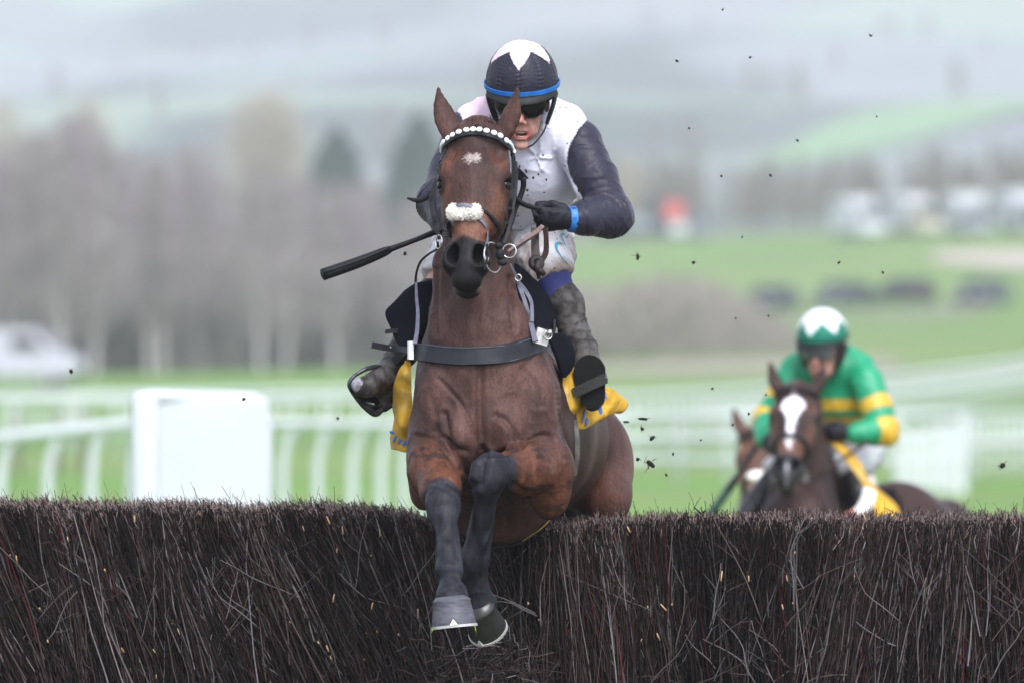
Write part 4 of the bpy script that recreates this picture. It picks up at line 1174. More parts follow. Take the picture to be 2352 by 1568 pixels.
# stirrup irons
M_IRON = mat('dark stirrup alloy', (.055, .057, .06), .35, .5, metal=.5, noise=(50, .6), bump=(90, .6, .002))
si = [W(888, 851, .33), W(870, 842, .28), W(845, 845, .24), (W(815, 862, .22)), W(803, 880, .22), W(812, 900, .24), W(835, 930, .27), W(862, 950, .30), W(880, 935, .32), W(898, 905, .33), W(905, 870, .34), W(893, 852, .33)]
add('stirrup', tube(si, [.0065, .0085, .0085, .006, .008, .010, .010, .010, .008, .008, .009, .0065], n=90, sides=10), M_IRON, saddle)
add('stirrup_tread', sheet([[W(803, 884, .23), W(825, 915, .25), W(858, 948, .28)], [W(810, 880, .29), W(832, 908, .31), W(868, 940, .34)]], 10, 4, .008), M_IRON, saddle)
s2 = [W(1318, 905, .40), W(1316, 880, .41), W(1324, 850, .45), W(1345, 828, .47), W(1372, 836, .46), W(1388, 858, .43), W(1391, 872, .40)]
add('stirrup', tube(s2, [.008, .007, .007, .008, .007, .007, .008], n=60, sides=10), M_IRON, saddle)
add('stirrup_tread', strap([W(1319, 902, .375), W(1355, 885, .37), W(1391, 868, .375)], .034, .010, np.array((.1, -1, 0))), mat('tread rubber', (.03, .031, .029), .9, .2, bump=(120, 1, .004)), saddle)

# number cloth, yellow with a blue sponsor's word along its hem
M_YEL = mat('yellow number cloth', (.54, .32, .038), .75, .15, second=((.62, .50, .27), 5, .50, .66), noise=(18, .18), bump=[(20, .6, .012), (60, .4, .004)])
cl = obj('number_cloth', new_mesh('number_cloth', *sheet([[W(934, 828, .25), W(938, 826, .27), W(943, 824, .30)],
        [W(915, 850, .24), W(930, 852, .20), W(944, 855, .20)], [W(903, 890, .28), W(922, 890, .22), W(945, 893, .22)], [W(903, 935, .30), W(925, 935, .24), W(948, 938, .24)],
        [W(906, 960, .30), W(922, 975, .22), W(950, 975, .24)], [W(897, 1002, .32), W(925, 1010, .28), W(950, 1012, .27)], [W(900, 1030, .34), W(925, 1036, .30), W(952, 1042, .28)]], 20, 50, .004, .010, 4), True, M_YEL), horse)
R_ = sheet3([[W(1297, 820, .36), W(1305, 815, .38), W(1313, 824, .42)], [W(1296, 860, .34), W(1308, 862, .38), W(1322, 868, .46)], [W(1298, 900, .34), W(1312, 905, .36), W(1330, 915, .48)],
            [W(1300, 940, .34), W(1314, 938, .38), W(1330, 935, .50)], [W(1301, 968, .36), W(1310, 960, .40), W(1320, 950, .52)]], 20, 40, .004, .020, 5)
cl2 = add('cloth_panel', R_[:2], M_YEL, cl)
R2 = sheet3([[W(1330, 872, .50), W(1362, 878, .56), W(1398, 893, .64), W(1432, 922, .74)], [W(1326, 905, .49), W(1362, 918, .55), W(1400, 922, .64), W(1434, 930, .74)],
            [W(1322, 948, .48), W(1352, 955, .54), W(1388, 950, .62), W(1424, 936, .72)], [W(1320, 982, .47), W(1345, 984, .52), W(1366, 962, .60), W(1412, 940, .70)]], 50, 24, .005, .020, 6)
add('cloth_panel', R2[:2], M_YEL, cl)
M_BLUE = mat('blue print', (.05, .16, .50), .6, .3)
def print_marks(G, marks, off, parent, name='lettering', m=None):
    """flat print on a cloth grid; marks (u0, v0, u1, v1, half width in metres)"""
    nv_, nu_ = G.shape[:2]
    def at_(u, v):
        u = min(max(u, 0), .999) * (nu_ - 1); v = min(max(v, 0), .999) * (nv_ - 1)
        i, j = int(v), int(u); fi, fj = v - i, u - j
        p = G[i, j] * (1 - fi) * (1 - fj) + G[i + 1, j] * fi * (1 - fj) + G[i, j + 1] * (1 - fi) * fj + G[i + 1, j + 1] * fi * fj
        nn = unit(np.cross(G[i, j + 1] - G[i, j], G[i + 1, j] - G[i, j]))
        if nn @ (np.array([0, -CAM_D, CAM_H]) - p) < 0: nn = -nn
        return p + nn * off, nn
    parts = []
    for (u0, v0, u1, v1, w_) in marks:
        P, N_ = [], []
        for t in np.linspace(0, 1, 6):
            p, nn = at_(u0 + (u1 - u0) * t, v0 + (v1 - v0) * t); P.append(p); N_.append(nn)
        parts.append(strap(P, [w_ * 1.6, w_ * 2.2, w_ * 2, w_ * 1.6], .001, np.array(N_), 10))
    for p_ in parts: add(name, p_, m or M_BLUE, parent, False)
print_marks(R2[2], [(.50, .10, .80, .62, .008), (.44, .38, .62, .78, .008), (.40, .62, .54, .84, .007), (.34, .74, .44, .90, .004), (.27, .72, .30, .92, .006), (.20, .55, .17, .86, .004)], .006, cl)
G1 = sheet3([[W(897, 985, .32), W(925, 990, .28), W(948, 1000, .27)], [W(900, 1018, .34), W(925, 1022, .30), W(950, 1030, .28)]], 12, 8, .004)[2]
print_marks(G1, [(.08, .1, .24, .1, .005), (.2, .75, .38, .15, .004), (.42, .80, .62, .20, .005), (.46, .55, .60, .1, .003), (.60, .88, .82, .30, .005), (.84, .92, .92, .5, .006)], .012, cl)
# ------------------------------------------------------------------ jockeys
M_SKIN = mat('skin', attr=True, rough=0.5, spec=0.35, noise=(50, 0.12), bump=(200, 0.3, 0.001), specks=((.12, .07, .05), 130, .13))
M_TEETH = mat('teeth', (.70, .64, .50), .3, .5)
M_SILK = mat('racing silks', attr=True, rough=0.48, spec=0.25, noise=(7, 0.10), bump=[(16, 0.5, 0.012), (70, 0.35, 0.003)], sheen=.1,
             specks=((.055, .040, .030), 62, .17))
M_SILK2 = mat('clean racing silks', attr=True, rough=0.42, spec=0.4, noise=(7, 0.12), bump=[(14, 0.6, 0.014), (70, 0.35, 0.003)])
M_BREECH = mat('muddy white breeches', (.56, .56, .57), .6, .3, second=((.26, .19, .14), 11, .44, .66), bump=[(20, .7, .012), (80, .4, .003)], specks=((.10, .065, .045), 80, .15))
M_BREECH2 = mat('white breeches', (.60, .61, .64), .6, .3, bump=[(20, .7, .012)])
M_BOOT = mat('muddy grey boots', (.075, .070, .066), .6, .25, second=((.020, .017, .015), 26, .42, .60), bump=[(30, .6, .006), (110, .4, .002)], specks=((.02, .016, .013), 70, .12))
M_BOOT2 = mat('black riding boots', (.012, .012, .014), .4, .5)
M_GLOVE = mat('charcoal glove', (.015, .016, .022), .62, .2, noise=(30, .25), bump=[(60, .5, .004), (400, .3, .001)])
M_CAP = mat('cap silk', attr=True, rough=.5, spec=.25, noise=(14, .12), bump=[(28, .5, .006), (120, .35, .002)], specks=((.10, .06, .06), 80, .10))
M_PEAK = mat('dark cap peak', (.008, .011, .010), .6, .3, noise=(40, .5))
M_GOGGLE = mat('black goggles', (.006, .006, .007), .18, .35)
mat('dark rubber sole', (.008, .0085, .008), .85, .1, bump=(220, .8, .003))
M_STRAPB = mat('black harness', (.012, .012, .014), .6, .3)

def hand_solid(F, o, w, t, side):
    """a glove closed round a rein: o wrist, w towards the knuckles, t thumb side, palm towards side*(w x t)"""
    w = unit(w); t = unit(t - w * np.dot(w, t)); m = np.cross(w, t) * side
    F.cone(o - w * .05, o, (.031, .027), (.031, .026), t, .008)
    F.cone(o, o + w * .075, (.034, .024), (.043, .021), t, .012)
    F.ell(o + w * .035 + m * .012 + t * .02, (.032, .020, .018), (w, t, m), .012)
    for i in range(4):
        b = o + w * (.080 - .006 * abs(i - 1)) + t * (.031 - .0205 * i)
        L = (.94, 1.0, .95, .78)[i]
        p1 = b + w * .030 * L + m * .012; p2 = p1 + m * .029 * L - w * .002; p3 = p2 - w * .022 * L + m * .003
        F.chain([(b - w * .02, .0115), (b, .0125), (p1, .0112), (p2, .0105), (p3, .0095)], t, .003)
    b = o + w * .022 + t * .034 + m * .012
    F.chain([(b, .015), (b + w * .034 + t * .008 + m * .014, .0125), (b + w * .058 - t * .004 + m * .024, .0105)], t, .004)

def jockey(Wf, P, label, name_extra=None, fine=1.0, hero=True):
    X = Wf.dir((1, 0, 0))
    fw = Wf.dir
    root = thing('person', Wf(1190, 560, .95), label, 'jockey')
    hc = Wf(1199, 212, .43)
    u = unit(fw((-.02, -P.get('nod', .30), .95))); f = unit(fw((-.06, -.95, -P.get('nod', .30)))); f = unit(f - u * (f @ u)); r = np.cross(f, u)
    if r @ X < 0: r = -r
    H = lambda a, b, c: hc + r * a + f * b + u * c
    A = (r, f, u)
    # joints
    shL, shR = Wf(1078, 305, .57), Wf(1328, 332, .53)
    elL, elR = Wf(1012, 462, .46), Wf(1402, 492, .46)
    wrL, wrR = Wf(1036, 522, .26), Wf(1322, 504, .34)
    hipL, hipR = Wf(1105, 520, .98), Wf(1232, 520, .98)
    knL, knR = Wf(1022, 632, .55), Wf(1262, 632, .56)
    anL, anR = Wf(900, 850, .36), Wf(1336, 800, .50)
    def torso(F, g, k=.03):
        F.chain([(Wf(1168, 545, 1.02), (.165 + g, .13 + g)), (Wf(1190, 475, .84), (.150 + g, .11 + g)), (Wf(1212, 385, .66), (.172 + g, .115 + g)), (Wf(1206, 325, .60), (.150 + g, .09 + g))], X, .05)
        F.cone(Wf(1108, 288, .60), Wf(1290, 296, .57), .070 + g, .070 + g, X, .04)
        F.cone(Wf(1200, 275, .62), Wf(1200, 300, .70), (.14 + g, .08 + g), (.15 + g, .09 + g), X, .04)
        F.cone(Wf(1199, 262, .47), Wf(1204, 292, .55), .058 + g, .075 + g, X, .03)
    def arms(F, g, wr=True):
        for s_, e_, w_ in ((shL, elL, wrL), (shR, elR, wrR)):
            F.chain([(s_, .058 + g), (s_ * .5 + e_ * .5, .050 + g * 1.1), (e_, .043 + g * 1.15)], X, .02)
            e2 = e_ * .8 + w_ * .2
            F.chain([(e_, .043 + g * 1.15), (e2, .044 + g * 1.15), (w_ * .75 + e_ * .25, .033 + g), (w_, .027 + g * .7)], X, .02)
    def legs(F, g):
        for h_, k_ in ((hipL, knL), (hipR, knR)):
            F.chain([(h_, (.105 + g, .11 + g)), (h_ * .5 + k_ * .5, .085 + g), (k_, .060 + g)], X, .03)
    def shins(F, g):
        for k_, a_, bow in ((knL, anL, -.01), (knR, anR, .012)):
            c_ = k_ * .65 + a_ * .35 + X * bow
            F.chain([(k_, .056 + g), (c_, .055 + g), (k_ * .25 + a_ * .75, .038 + g), (a_, .034 + g)], X, .02)
    lo = np.min([elL, elR, knL, knR, anL, anR, Wf(1200, 80, .2), Wf(1200, 80, 1.2), Wf(810, 960, .1), Wf(1400, 960, .1), wrL, wrR], 0) - .12
    hi = np.max([elL, elR, knL, knR, anL, anR, Wf(1200, 80, .2), Wf(1200, 80, 1.2), Wf(810, 960, .1), Wf(1400, 960, .6), Wf(1200, 560, 1.2)], 0) + .12
    # body (one continuous surface)
    F = Solid(lo, hi, .0052 * fine)
    torso(F, -.012); arms(F, -.010); legs(F, -.010); shins(F, -.010)
    F.cone(H(0, -.02, -.06), Wf(1204, 290, .56), .058, .062, X, .03)
    F.ell(H(0, 0, 0), (.078, .098, .105), A, .01)
    F.ell(H(0, .040, -.060), (.064, .052, .080), A, .02)
    F.ell(H(0, .045, -.118), (.050, .046, .036), A, .02)
    F.ell(H(0, .078, -.156), (.022, .015, .017), A, .012)
    for e in (-1, 1):
        F.ell(H(.046 * e, .060, -.052), (.022, .020, .018), A, .012)
        F.ell(H(.078 * e, -.01, -.04), (.010, .018, .032), A, .008)
        F.cone(H(.022 * e, .088, -.075), H(.040 * e, .070, -.115), .005, .006, X, .010)
        F.ell(H(.030 * e, .083, -.018), (.017, .012, .010), A, .008, 'cut')
        F.ell(H(.013 * e, .112, -.072), (.008, .010, .008), A, .005)
    F.cone(H(0, .090, -.015), H(0, .121, -.060), .009, .0125, X, .008)
    F.ell(H(0, .098, -.118), (.025, .026, .0120), A, .004, 'cut')
    F.chain([(H(-.027, .080, -.116), .0035), (H(-.012, .090, -.104), .0038), (H(0, .093, -.105), .0036), (H(.012, .090, -.104), .0038), (H(.027, .080, -.116), .0035), (H(.012, .090, -.132), .0050), (H(-.012, .090, -.132), .0050), (H(-.027, .080, -.116), .0035)], X, .004)
    for a_, to in ((anL, Wf(835, 890, .24)), (anR, Wf(1355, 850, .42))):
        F.cone(a_, to, .028, .024, X, .02)
    for w_, e_ in ((wrL, elL), (wrR, elR)):
        F.cone(w_ - unit(w_ - e_) * .02, w_ + unit(w_ - e_) * .015, .020, .012, X, .01)
    V, Q = F.mesh(); V = relax(V, Q, 1)
    C = np.tile(np.array(P.get('skin', (.46, .25, .20))), (len(V), 1))
    d, t = tri_dist(V, H(-.02, .088, -.118), H(.02, .088, -.118))
    m = .75 * (1 - sstep(d, .014, .020))[:, None]; C = C * (1 - m) + np.array((.42, .09, .085)) * m
    d, t = tri_dist(V, H(-.012, .068, -.118), H(.012, .068, -.118))
    m = (1 - sstep(d, .014, .018))[:, None]; C = C * (1 - m) + np.array((.10, .015, .015)) * m
    d, t = tri_dist(V, H(0, .12, -.05), H(0, .10, -.07))
    m = (1 - sstep(d, .01, .03))[:, None] * .4; C = C * (1 - m) + np.array((.55, .20, .17)) * m
    d, t = tri_dist(V, H(-.04, .07, -.14), H(.04, .07, -.14))
    m = (1 - sstep(d, .01, .035))[:, None] * .35; C = C * (1 - m) + np.array((.22, .15, .13)) * m
    body = obj('body', new_mesh('body', V, Q, True, M_SKIN, C), root)
    def part(nm, vf, m, smooth=True, par=None, **k): return obj(nm, new_mesh(nm, vf[0], vf[1], smooth, m), par or root, **k)
    if hero:
        th = []
        for i in range(-4, 5):
            an = i * .20
            th.append(box((0, 0, 0), (.0058, .004, .0065)))
            B3 = np.array([r, f, u]); th[-1] = (th[-1][0] @ B3 + H(math.sin(an) * .025, .060 + .026 * math.cos(an), -.1095), th[-1][1])
            th.append(box((0, 0, 0), (.0052, .004, .0055))); th[-1] = (th[-1][0] @ B3 + H(math.sin(an) * .024, .058 + .026 * math.cos(an), -.1265), th[-1][1])
        part('teeth', join(th), M_TEETH, False)
    # ---- silks
    F = Solid(np.minimum(lo, 9), hi, .0046 * fine)
    torso(F, .012); arms(F, .020)
    F.ell(H(0, .03, -.105), (.062, .085, .075), A, .01, 'cut')        # neckline
    F.half(Wf(1180, 505, .8), Wf.dir((-.1, .35, -1)), .004)    # waist, tucked into the breeches
    V, Q = F.mesh(); V = relax(V, Q, 1); N = vnormals(V, Q)
    px, py, pd = Wf.inv(V)
    seamR = np.interp(py, [255, 275, 300, 340, 375, 400, 430, 470, 560], [1366, 1349, 1326, 1306, 1302, 1308, 1325, 1345, 1345])
    seamL = np.interp(py, [240, 262, 300, 400, 540], [1035, 1056, 1078, 1066, 1050])
    slv = (px > seamR) | (px < seamL)
    for s_, e_, w_ in ((shL, elL, wrL), (shR, elR, wrR)):
        d, t = tri_dist(V, e_ * .95 + w_ * .05, w_)
        slv |= (d < .082) & (t > .03)
    dz = np.zeros(len(V))
    wr = fbm(V, 5, 2, 70) * 2.4
    for s_, e_, w_ in ((shL, elL, wrL), (shR, elR, wrR)):
        for a_, b_, fr, am, ph0 in ((s_, e_, 13, .0050, 0), (e_, w_, 17, .0050, 2)):
            d, t = tri_dist(V, a_, b_)
            ax = unit(b_ - a_); rel = V - a_; uu = unit(np.cross(ax, (0, 1, .1))); vv = np.cross(ax, uu)
            an = np.arctan2(rel @ vv, rel @ uu)
            L = np.linalg.norm(b_ - a_)
            ph = t * L * fr * 6.28 * .55 + np.sin(an + ph0) * 2.6 + wr * 1.8
            rdg = (1 - np.abs(np.sin(ph * .5))) ** 1.6
            amp = sstep(fbm(V, 6, 2, 77), -.5, .35) * (.35 + sstep(np.abs(t - (1 if fr == 13 else 0)), .6, .0))
            cr_ = (1 - np.abs(fbm(V * (1.2, 1.2, .8) + .05 * np.sin(ph)[:, None], 17, 2, 55 + int(fr)))) ** 5
            dz += (1.55 * am * rdg * amp + .0028 * cr_) * (1 - sstep(d, .085, .11)) * slv * (d < tri_dist(V, e_, w_ if fr == 13 else s_)[0] + .004)
    rid = (1 - np.abs(fbm(V * (1.5, 1, .55) + V[:, [2]] * (.4, 0, 0), 9, 2, 81))) ** 6
    dz += (~slv) * rid * .007
    if hero:
        cc = Wf(1232, 358, .4); rx = V[:, 0] - cc[0]; rz = V[:, 2] - cc[2]; rr = np.hypot(rx, rz); an = np.arctan2(rz, rx)
        dz += (~slv) * (V[:, 1] < .75) * np.exp(-(rr / .065) ** 2) * (1 - np.abs(np.sin(an * 2.5 + fbm(V, 20, 2, 5) * 2))) ** 2 * .010
    seam = np.minimum(np.abs(px - seamR), np.abs(px - seamL)) / 720
    dz -= np.exp(-(seam / .004) ** 2) * .003
    V = V + N * dz[:, None]
    C = P['silks'](V, px, py, slv, (shL, elL, wrL, shR, elR, wrR))
    jacket = obj('silks', new_mesh('silks', V, Q, True, P.get('silkmat', M_SILK), C), root)
    # ---- breeches
    F = Solid(lo, hi, .0055 * fine)
    F.chain([(Wf(1158, 560, 1.04), (.185, .15)), (Wf(1186, 500, .88), (.172, .125))], X, .05)
    legs(F, .014)
    F.half(Wf(1190, 497, .8), Wf.dir((.0, -.3, 1)), .004)
    F.half(knL + Wf.dir((0, 0, -.02)), unit(anL - knL) + Wf.dir((0, 0, -.2)), .004)
    F.half(knR + Wf.dir((0, 0, -.012)), unit(anR - knR), .004)
    V, Q = F.mesh(); V = relax(V, Q, 1); N = vnormals(V, Q)
    rid = (1 - np.abs(fbm(V * (1.0, 1, 1.5) + V[:, [0]] * (0, 0, .8), 12, 2, 91))) ** 5
    V = V + N * (rid * .008)[:, None]
    br = obj('breeches', new_mesh('breeches', V, Q, True, P.get('breech', M_BREECH)), root)
    # waistband
    wb = []
    for t in np.linspace(-1.45, 1.45, 15):
        wb.append(Wf(1188, 503, .85) + X * math.sin(t) * .178 + fw((0, -1, 0)) * math.cos(t) * .137)
    part('waistband', strap(wb, .026, .006, np.array([p - Wf(1188, 503, .85) for p in wb]), 60), P.get('waist', mat('red brown waistband', (.14, .065, .060), .6, .3)))
    # knee socks, boots
    if hero:
        F = Solid(knR - .13, knR + .13, .004)
        F.chain([(knR * .9 + hipR * .1, .062), (knR, .066), (knR * .75 + anR * .25, .058)], X, .01)
        F.half(knR + Wf.dir((0, 0, .0)) + unit(anR - knR) * .012, -unit(anR - knR) + Wf.dir((.1, .5, .2)), .004)
        v, q = F.mesh(); obj('knee_sock', new_mesh('knee_sock', v, q, True, mat('blue sock', (.028, .035, .145), .7, .3, bump=(300, .4, .001))), root)
    for nm, k_, a_, sgn in (('boot', knL, anL, -1), ('boot', knR, anR, 1)):
        if sgn > 0:
            toe, heel = Wf(1354, 853, .45), Wf(1361, 910, .47)
            F = Solid(np.minimum(k_, heel) - .13, np.maximum(k_, heel) + .13, .0042 * fine)
            F.chain([(k_ * .86 + a_ * .14, .058), (k_ * .6 + a_ * .4 + X * .01, .058), (k_ * .2 + a_ * .8, .045), (a_, .044), (Wf(1348, 868, .52), .042)], X, .02)
            F.cone(toe, heel, (.050, .05), (.036, .05), X, .01)
            F.cone(a_, toe, .040, .045, X, .02)
            F.half(Wf(1356, 880, .405), fw((.03, -1, .08)), .006)
        else:
            toe = Wf(829, 887, .20)
            F = Solid(np.minimum(k_, toe) - .13, np.maximum(k_, toe) + .13, .0042 * fine)
            F.chain([(k_ * .86 + a_ * .14, .058), (k_ * .6 + a_ * .4, .058), (k_ * .2 + a_ * .8, .045), (a_, .043)], X, .02)
            F.chain([(a_, .043), (Wf(868, 878, .27), .038), (Wf(846, 886, .22), .032), (toe, (.025, .027))], X, .02)
            F.cone(Wf(892, 880, .32), Wf(880, 918, .33), .040, .032, X, .015)
        F.half(k_ + unit(a_ - k_) * (.055 if hero else -.03), -unit(a_ - k_) + fw((0, 0, .15)), .004)
        V, Q = F.mesh(); V = relax(V, Q, 1); N = vnormals(V, Q)
        dd, tt = tri_dist(V, k_, a_)
        V = V + N * ((1 - np.abs(np.sin(tt * 26 + fbm(V, 14, 2, 3) * 3))) ** 3 * sstep(tt, .45, .8) * .005 + fbm(V, 18, 3, 8) * .0018)[:, None]
        bt = obj(nm, new_mesh(nm, V, Q, True, P.get('boot', M_BOOT)), root)
        if sgn > 0:
            ol = []
            for i in range(28):
                an = 2 * math.pi * i / 28; s1 = math.sin(an); c1 = math.cos(an)
                cx, cy, rx, ry = (1354, 858, 37, 44) if s1 > 0 else (1361, 904, 29, 36)
                ol.append((cx + rx * c1, cy - ry * s1 if s1 > 0 else cy - ry * s1))
            for side_x in (): pass
            top = [Wf(x, y, .385) for x, y in ol]; bot = [Wf(x, y, .402) for x, y in ol]
            n_ = len(ol)
            part('sole', (np.array(top + bot), [tuple(range(n_))] + [(i, i + n_, (i + 1) % n_ + n_, (i + 1) % n_) for i in range(n_)]), mat('dark rubber sole', (.008, .0085, .008), .85, .1, bump=(220, .8, .003)), False, bt)
            part('boot_seam', tube([k_ * .45 + a_ * .55 + X * .05, k_ * .45 + a_ * .55 + X * .025 + fw((0, -.043, .01)), k_ * .45 + a_ * .55 - X * .03 + fw((0, -.04, 0))], .002), M_STRAPB, True, bt)
        else:
            part('sole', sheet([[Wf(808, 893, .20), Wf(838, 915, .24), Wf(868, 925, .30), Wf(884, 945, .34)], [Wf(812, 890, .26), Wf(846, 908, .30), Wf(878, 918, .36), Wf(900, 935, .40)]], 14, 5, .014), mat('dark rubber sole'), True, bt)
            part('toe_cap', sphere(Wf(824, 884, .195), (.024, .022, .026)), mat('pale scuffed toe', (.26, .26, .29), .5, .4, second=((.05, .045, .04), 40, .45, .6)), True, bt)
    # ---- gloves
    for o_, w_, t_, sd in ((wrR, fw((-1, -.30, -.02)), fw((-.05, -.65, .75)), P.get('palm', 1)), (wrL, fw((.55, -.7, -.25)), fw((.2, .3, .9)), -1)):
        F = Solid(o_ - .16, o_ + .16, .0030 * fine)
        hand_solid(F, o_ + unit(w_) * .02, w_, t_, sd)
        V, Q = F.mesh(); N = vnormals(V, Q)
        V = V + N * ((1 - np.abs(fbm(V, 34, 2, 6))) ** 5 * .0025)[:, None]
        gl = obj('glove', new_mesh('glove', V, Q, True, M_GLOVE), root)
        if o_ is wrR and hero:
            ax = unit(w_)
            F = Solid(o_ - .09, o_ + .09, .003)
            F.cone(o_ + ax * .022, o_ + ax * .004, (.042, .040), (.045, .042), t_, .002)
            F.half(o_ + ax * .025, ax); F.half(o_ + ax * .002, -ax)
            V, Q = F.mesh(); obj('wrist_band', new_mesh('wrist_band', V, Q, True, mat('bright blue band', (.022, .17, .50), .5, .4, second=((.02, .03, .05), 50, .55, .7))), gl)
    # ---- helmet
    hcen = H(0, -.005, .040)
    nth, nph = (70, 200) if hero else (36, 96)
    V, C, F = [], [], []
    for i in range(nth + 1):
        th = R(98) * i / nth
        for j in range(nph):
            ph = 2 * math.pi * j / nph
            q = .0016 * (abs(math.cos(ph * 3 + math.pi / 2 * 0)) ** .25 - 1) * 1.6 * math.sin(th)
            R0 = 1 + q / .12
            fl = 1.0
            V.append(hcen + (r * math.sin(th) * math.sin(ph) * .117 + f * math.sin(th) * math.cos(ph) * .132 + u * math.cos(th) * .128) * R0 * fl)
            C.append(P['cap'](th, ph))
    for i in range(nth):
        for j in range(nph):
            F.append((i * nph + j, (i + 1) * nph + j, (i + 1) * nph + (j + 1) % nph, i * nph + (j + 1) % nph))
    V = np.array(V)
    thg = np.repeat(np.arange(nth + 1) / nth * R(98), nph); phg = np.tile(2 * math.pi * np.arange(nph) / nph, nth + 1)
    dph = np.abs(((phg + R(36)) % R(72)) - R(36)) * np.sin(thg); dp2 = np.abs((phg % R(72)) - R(36)) * np.sin(thg)
    rel = fbm(V, 20, 3, 41) * .0018
    for dq in (dph, dp2): rel = rel - np.exp(-(dq / .028) ** 2) * .0022 + np.exp(-(dq / .13) ** 2) * .0011 * np.sin(thg * 60 + np.sin(phg * 7) * 2)
    V = V + vnormals(V, np.array(F)) * rel[:, None]
    hel = obj('helmet', new_mesh('helmet', V, np.array(F), True, P.get('capmat', M_CAP), np.array(C)), root)
    def rim(th, sc_=1.0, n=41, a0=-math.pi, a1=math.pi):
        return [hcen + (r * math.sin(th) * math.sin(p) * .117 + f * math.sin(th) * math.cos(p) * .132 + u * math.cos(th) * .128) * sc_ for p in np.linspace(a0, a1, n)]
    rm = rim(R(95), 1.03)
    part('brow_band', strap(rm, .015, .003, np.array([p - hcen for p in rm]), 120), P['band'], True, hel)
    # peak
    r1 = rim(R(99), 1.02, 21, -1.25, 1.25)
    r2 = [hcen + r * math.sin(p) * .121 + f * (math.cos(p) * .150 + .002) + u * (-.033 - .011 * math.cos(p * 1.2)) for p in np.linspace(-1.15, 1.15, 21)]
    part('peak', sheet([r1, [(a * .5 + b * .5) + f * .004 for a, b in zip(r1, r2)], r2], 40, 8, .004), P.get('peak', M_PEAK), True, hel)
    # ear guards and chin harness
    for e in (-1, 1):
        part('ear_guard', sheet([[H(.108 * e, .045, -.005), H(.112 * e, .0, -.005), H(.105 * e, -.055, -.005)], [H(.096 * e, .048, -.05), H(.101 * e, .012, -.05), H(.096 * e, -.04, -.05)],
                                 [H(.080 * e, .045, -.095), H(.082 * e, .025, -.10), H(.080 * e, .0, -.095)]], 12, 12, .010, .003), M_STRAPB, True, hel)
        part('chin_strap', strap([H(.080 * e, .035, -.095), H(.066 * e, .045, -.125), H(.035 * e, .062, -.158), H(0, .072, -.170)], .014, .003, np.array([r * e, r * e, -u + r * e, -u])), M_STRAPB, True, hel)
    if hero:
        part('harness_clip', sphere(H(.088, .05, -.105), .006), M_WHITE, True, hel)
    # goggles
    g1 = [H(math.sin(p) * .085, math.cos(p) * .062 + .058, .014 - .004 * math.cos(p * 2)) for p in np.linspace(-1.25, 1.25, 15)]
    g2 = [H(math.sin(p) * .087, math.cos(p) * .068 + .058, -.024) for p in np.linspace(-1.25, 1.25, 15)]
    g3 = [H(math.sin(p) * .080, math.cos(p) * .056 + .056, -.050 - .008 * math.exp(-((abs(p) - .5) / .35) ** 2) + .010 * math.exp(-(p / .2) ** 2)) for p in np.linspace(-1.2, 1.2, 15)]
    gg = part('goggles', sheet([g1, g2, g3], 40, 12, .004), P.get('goggle', M_GOGGLE))
    gb = [H(math.sin(p) * .100, math.cos(p) * .095 - .02, -.012) for p in np.linspace(1.0, 5.28, 15)]
    part('goggle_strap', strap(gb, .020, .003, np.array([p - H(0, -.02, -.012) for p in gb]), 60), M_STRAPB, True, gg)
    return root, hel, br

def silks_white(V, px, py, slv, J):
    C = np.tile((.58, .60, .68), (len(V), 1)).astype(float)
    pink = sstep(1165 - px, -30, 60) * sstep(330 - py, -60, 40)
    C = C * (1 - pink[:, None]) + np.array((.62, .47, .55)) * pink[:, None]
    lowb = sstep(py, 430, 490)[:, None] * sstep(fbm(V, 8, 3, 2), -.3, .5)[:, None] * .5
    C = C * (1 - lowb) + np.array((.36, .31, .28)) * lowb
    C[slv] = (.0165, .0165, .031)
    return C
def cap_star(th, ph):
    p = (math.degrees(ph) + 1) % 72; tri = abs(p - 36) / 36
    lim = 30 + 30 * tri ** 1.15
    return (.62, .50, .54) if math.degrees(th) < lim else (.016, .0165, .027)
HERO = dict(silks=silks_white, cap=cap_star, band=mat('blue rubber band', (.012, .125, .42), .45, .4, noise=(30, .25), specks=((.03, .03, .05), 90, .15)))
man, hel, breeches = jockey(W1, HERO, 'jockey in white silks, charcoal sleeves and pink starred cap, riding the jumping bay horse')
# maker's mark on the breeches
bv = np.array([v.co[:] for v in breeches.data.vertices]); bq = np.array([p.vertices[:] for p in breeches.data.polygons])
onb, _n = caster(bv, bq)
M_TEAL = mat('teal print', (.03, .28, .42), .6, .3)
for pts, wd in (([(1302, 608), (1292, 596), (1283, 583), (1277, 572), (1278, 562), (1286, 559), (1293, 564)], [.002, .003, .005, .010, .011, .007, .002]),
                ([(1298, 565), (1292, 552), (1288, 542), (1292, 538), (1296, 541)], [.002, .003, .005, .006, .002]), ([(1301, 546), (1306, 540)], [.006, .003]), ([(1291, 530), (1295, 529)], [.004, .003])):
    P_, N_ = [], []
    for p in pts:
        q, nr = onb(p[0], p[1], .003, .7); P_.append(q); N_.append(nr)
    obj('maker_mark', new_mesh('maker_mark', *strap(P_, wd, .0008, np.array(N_), 24), True, M_TEAL), breeches)
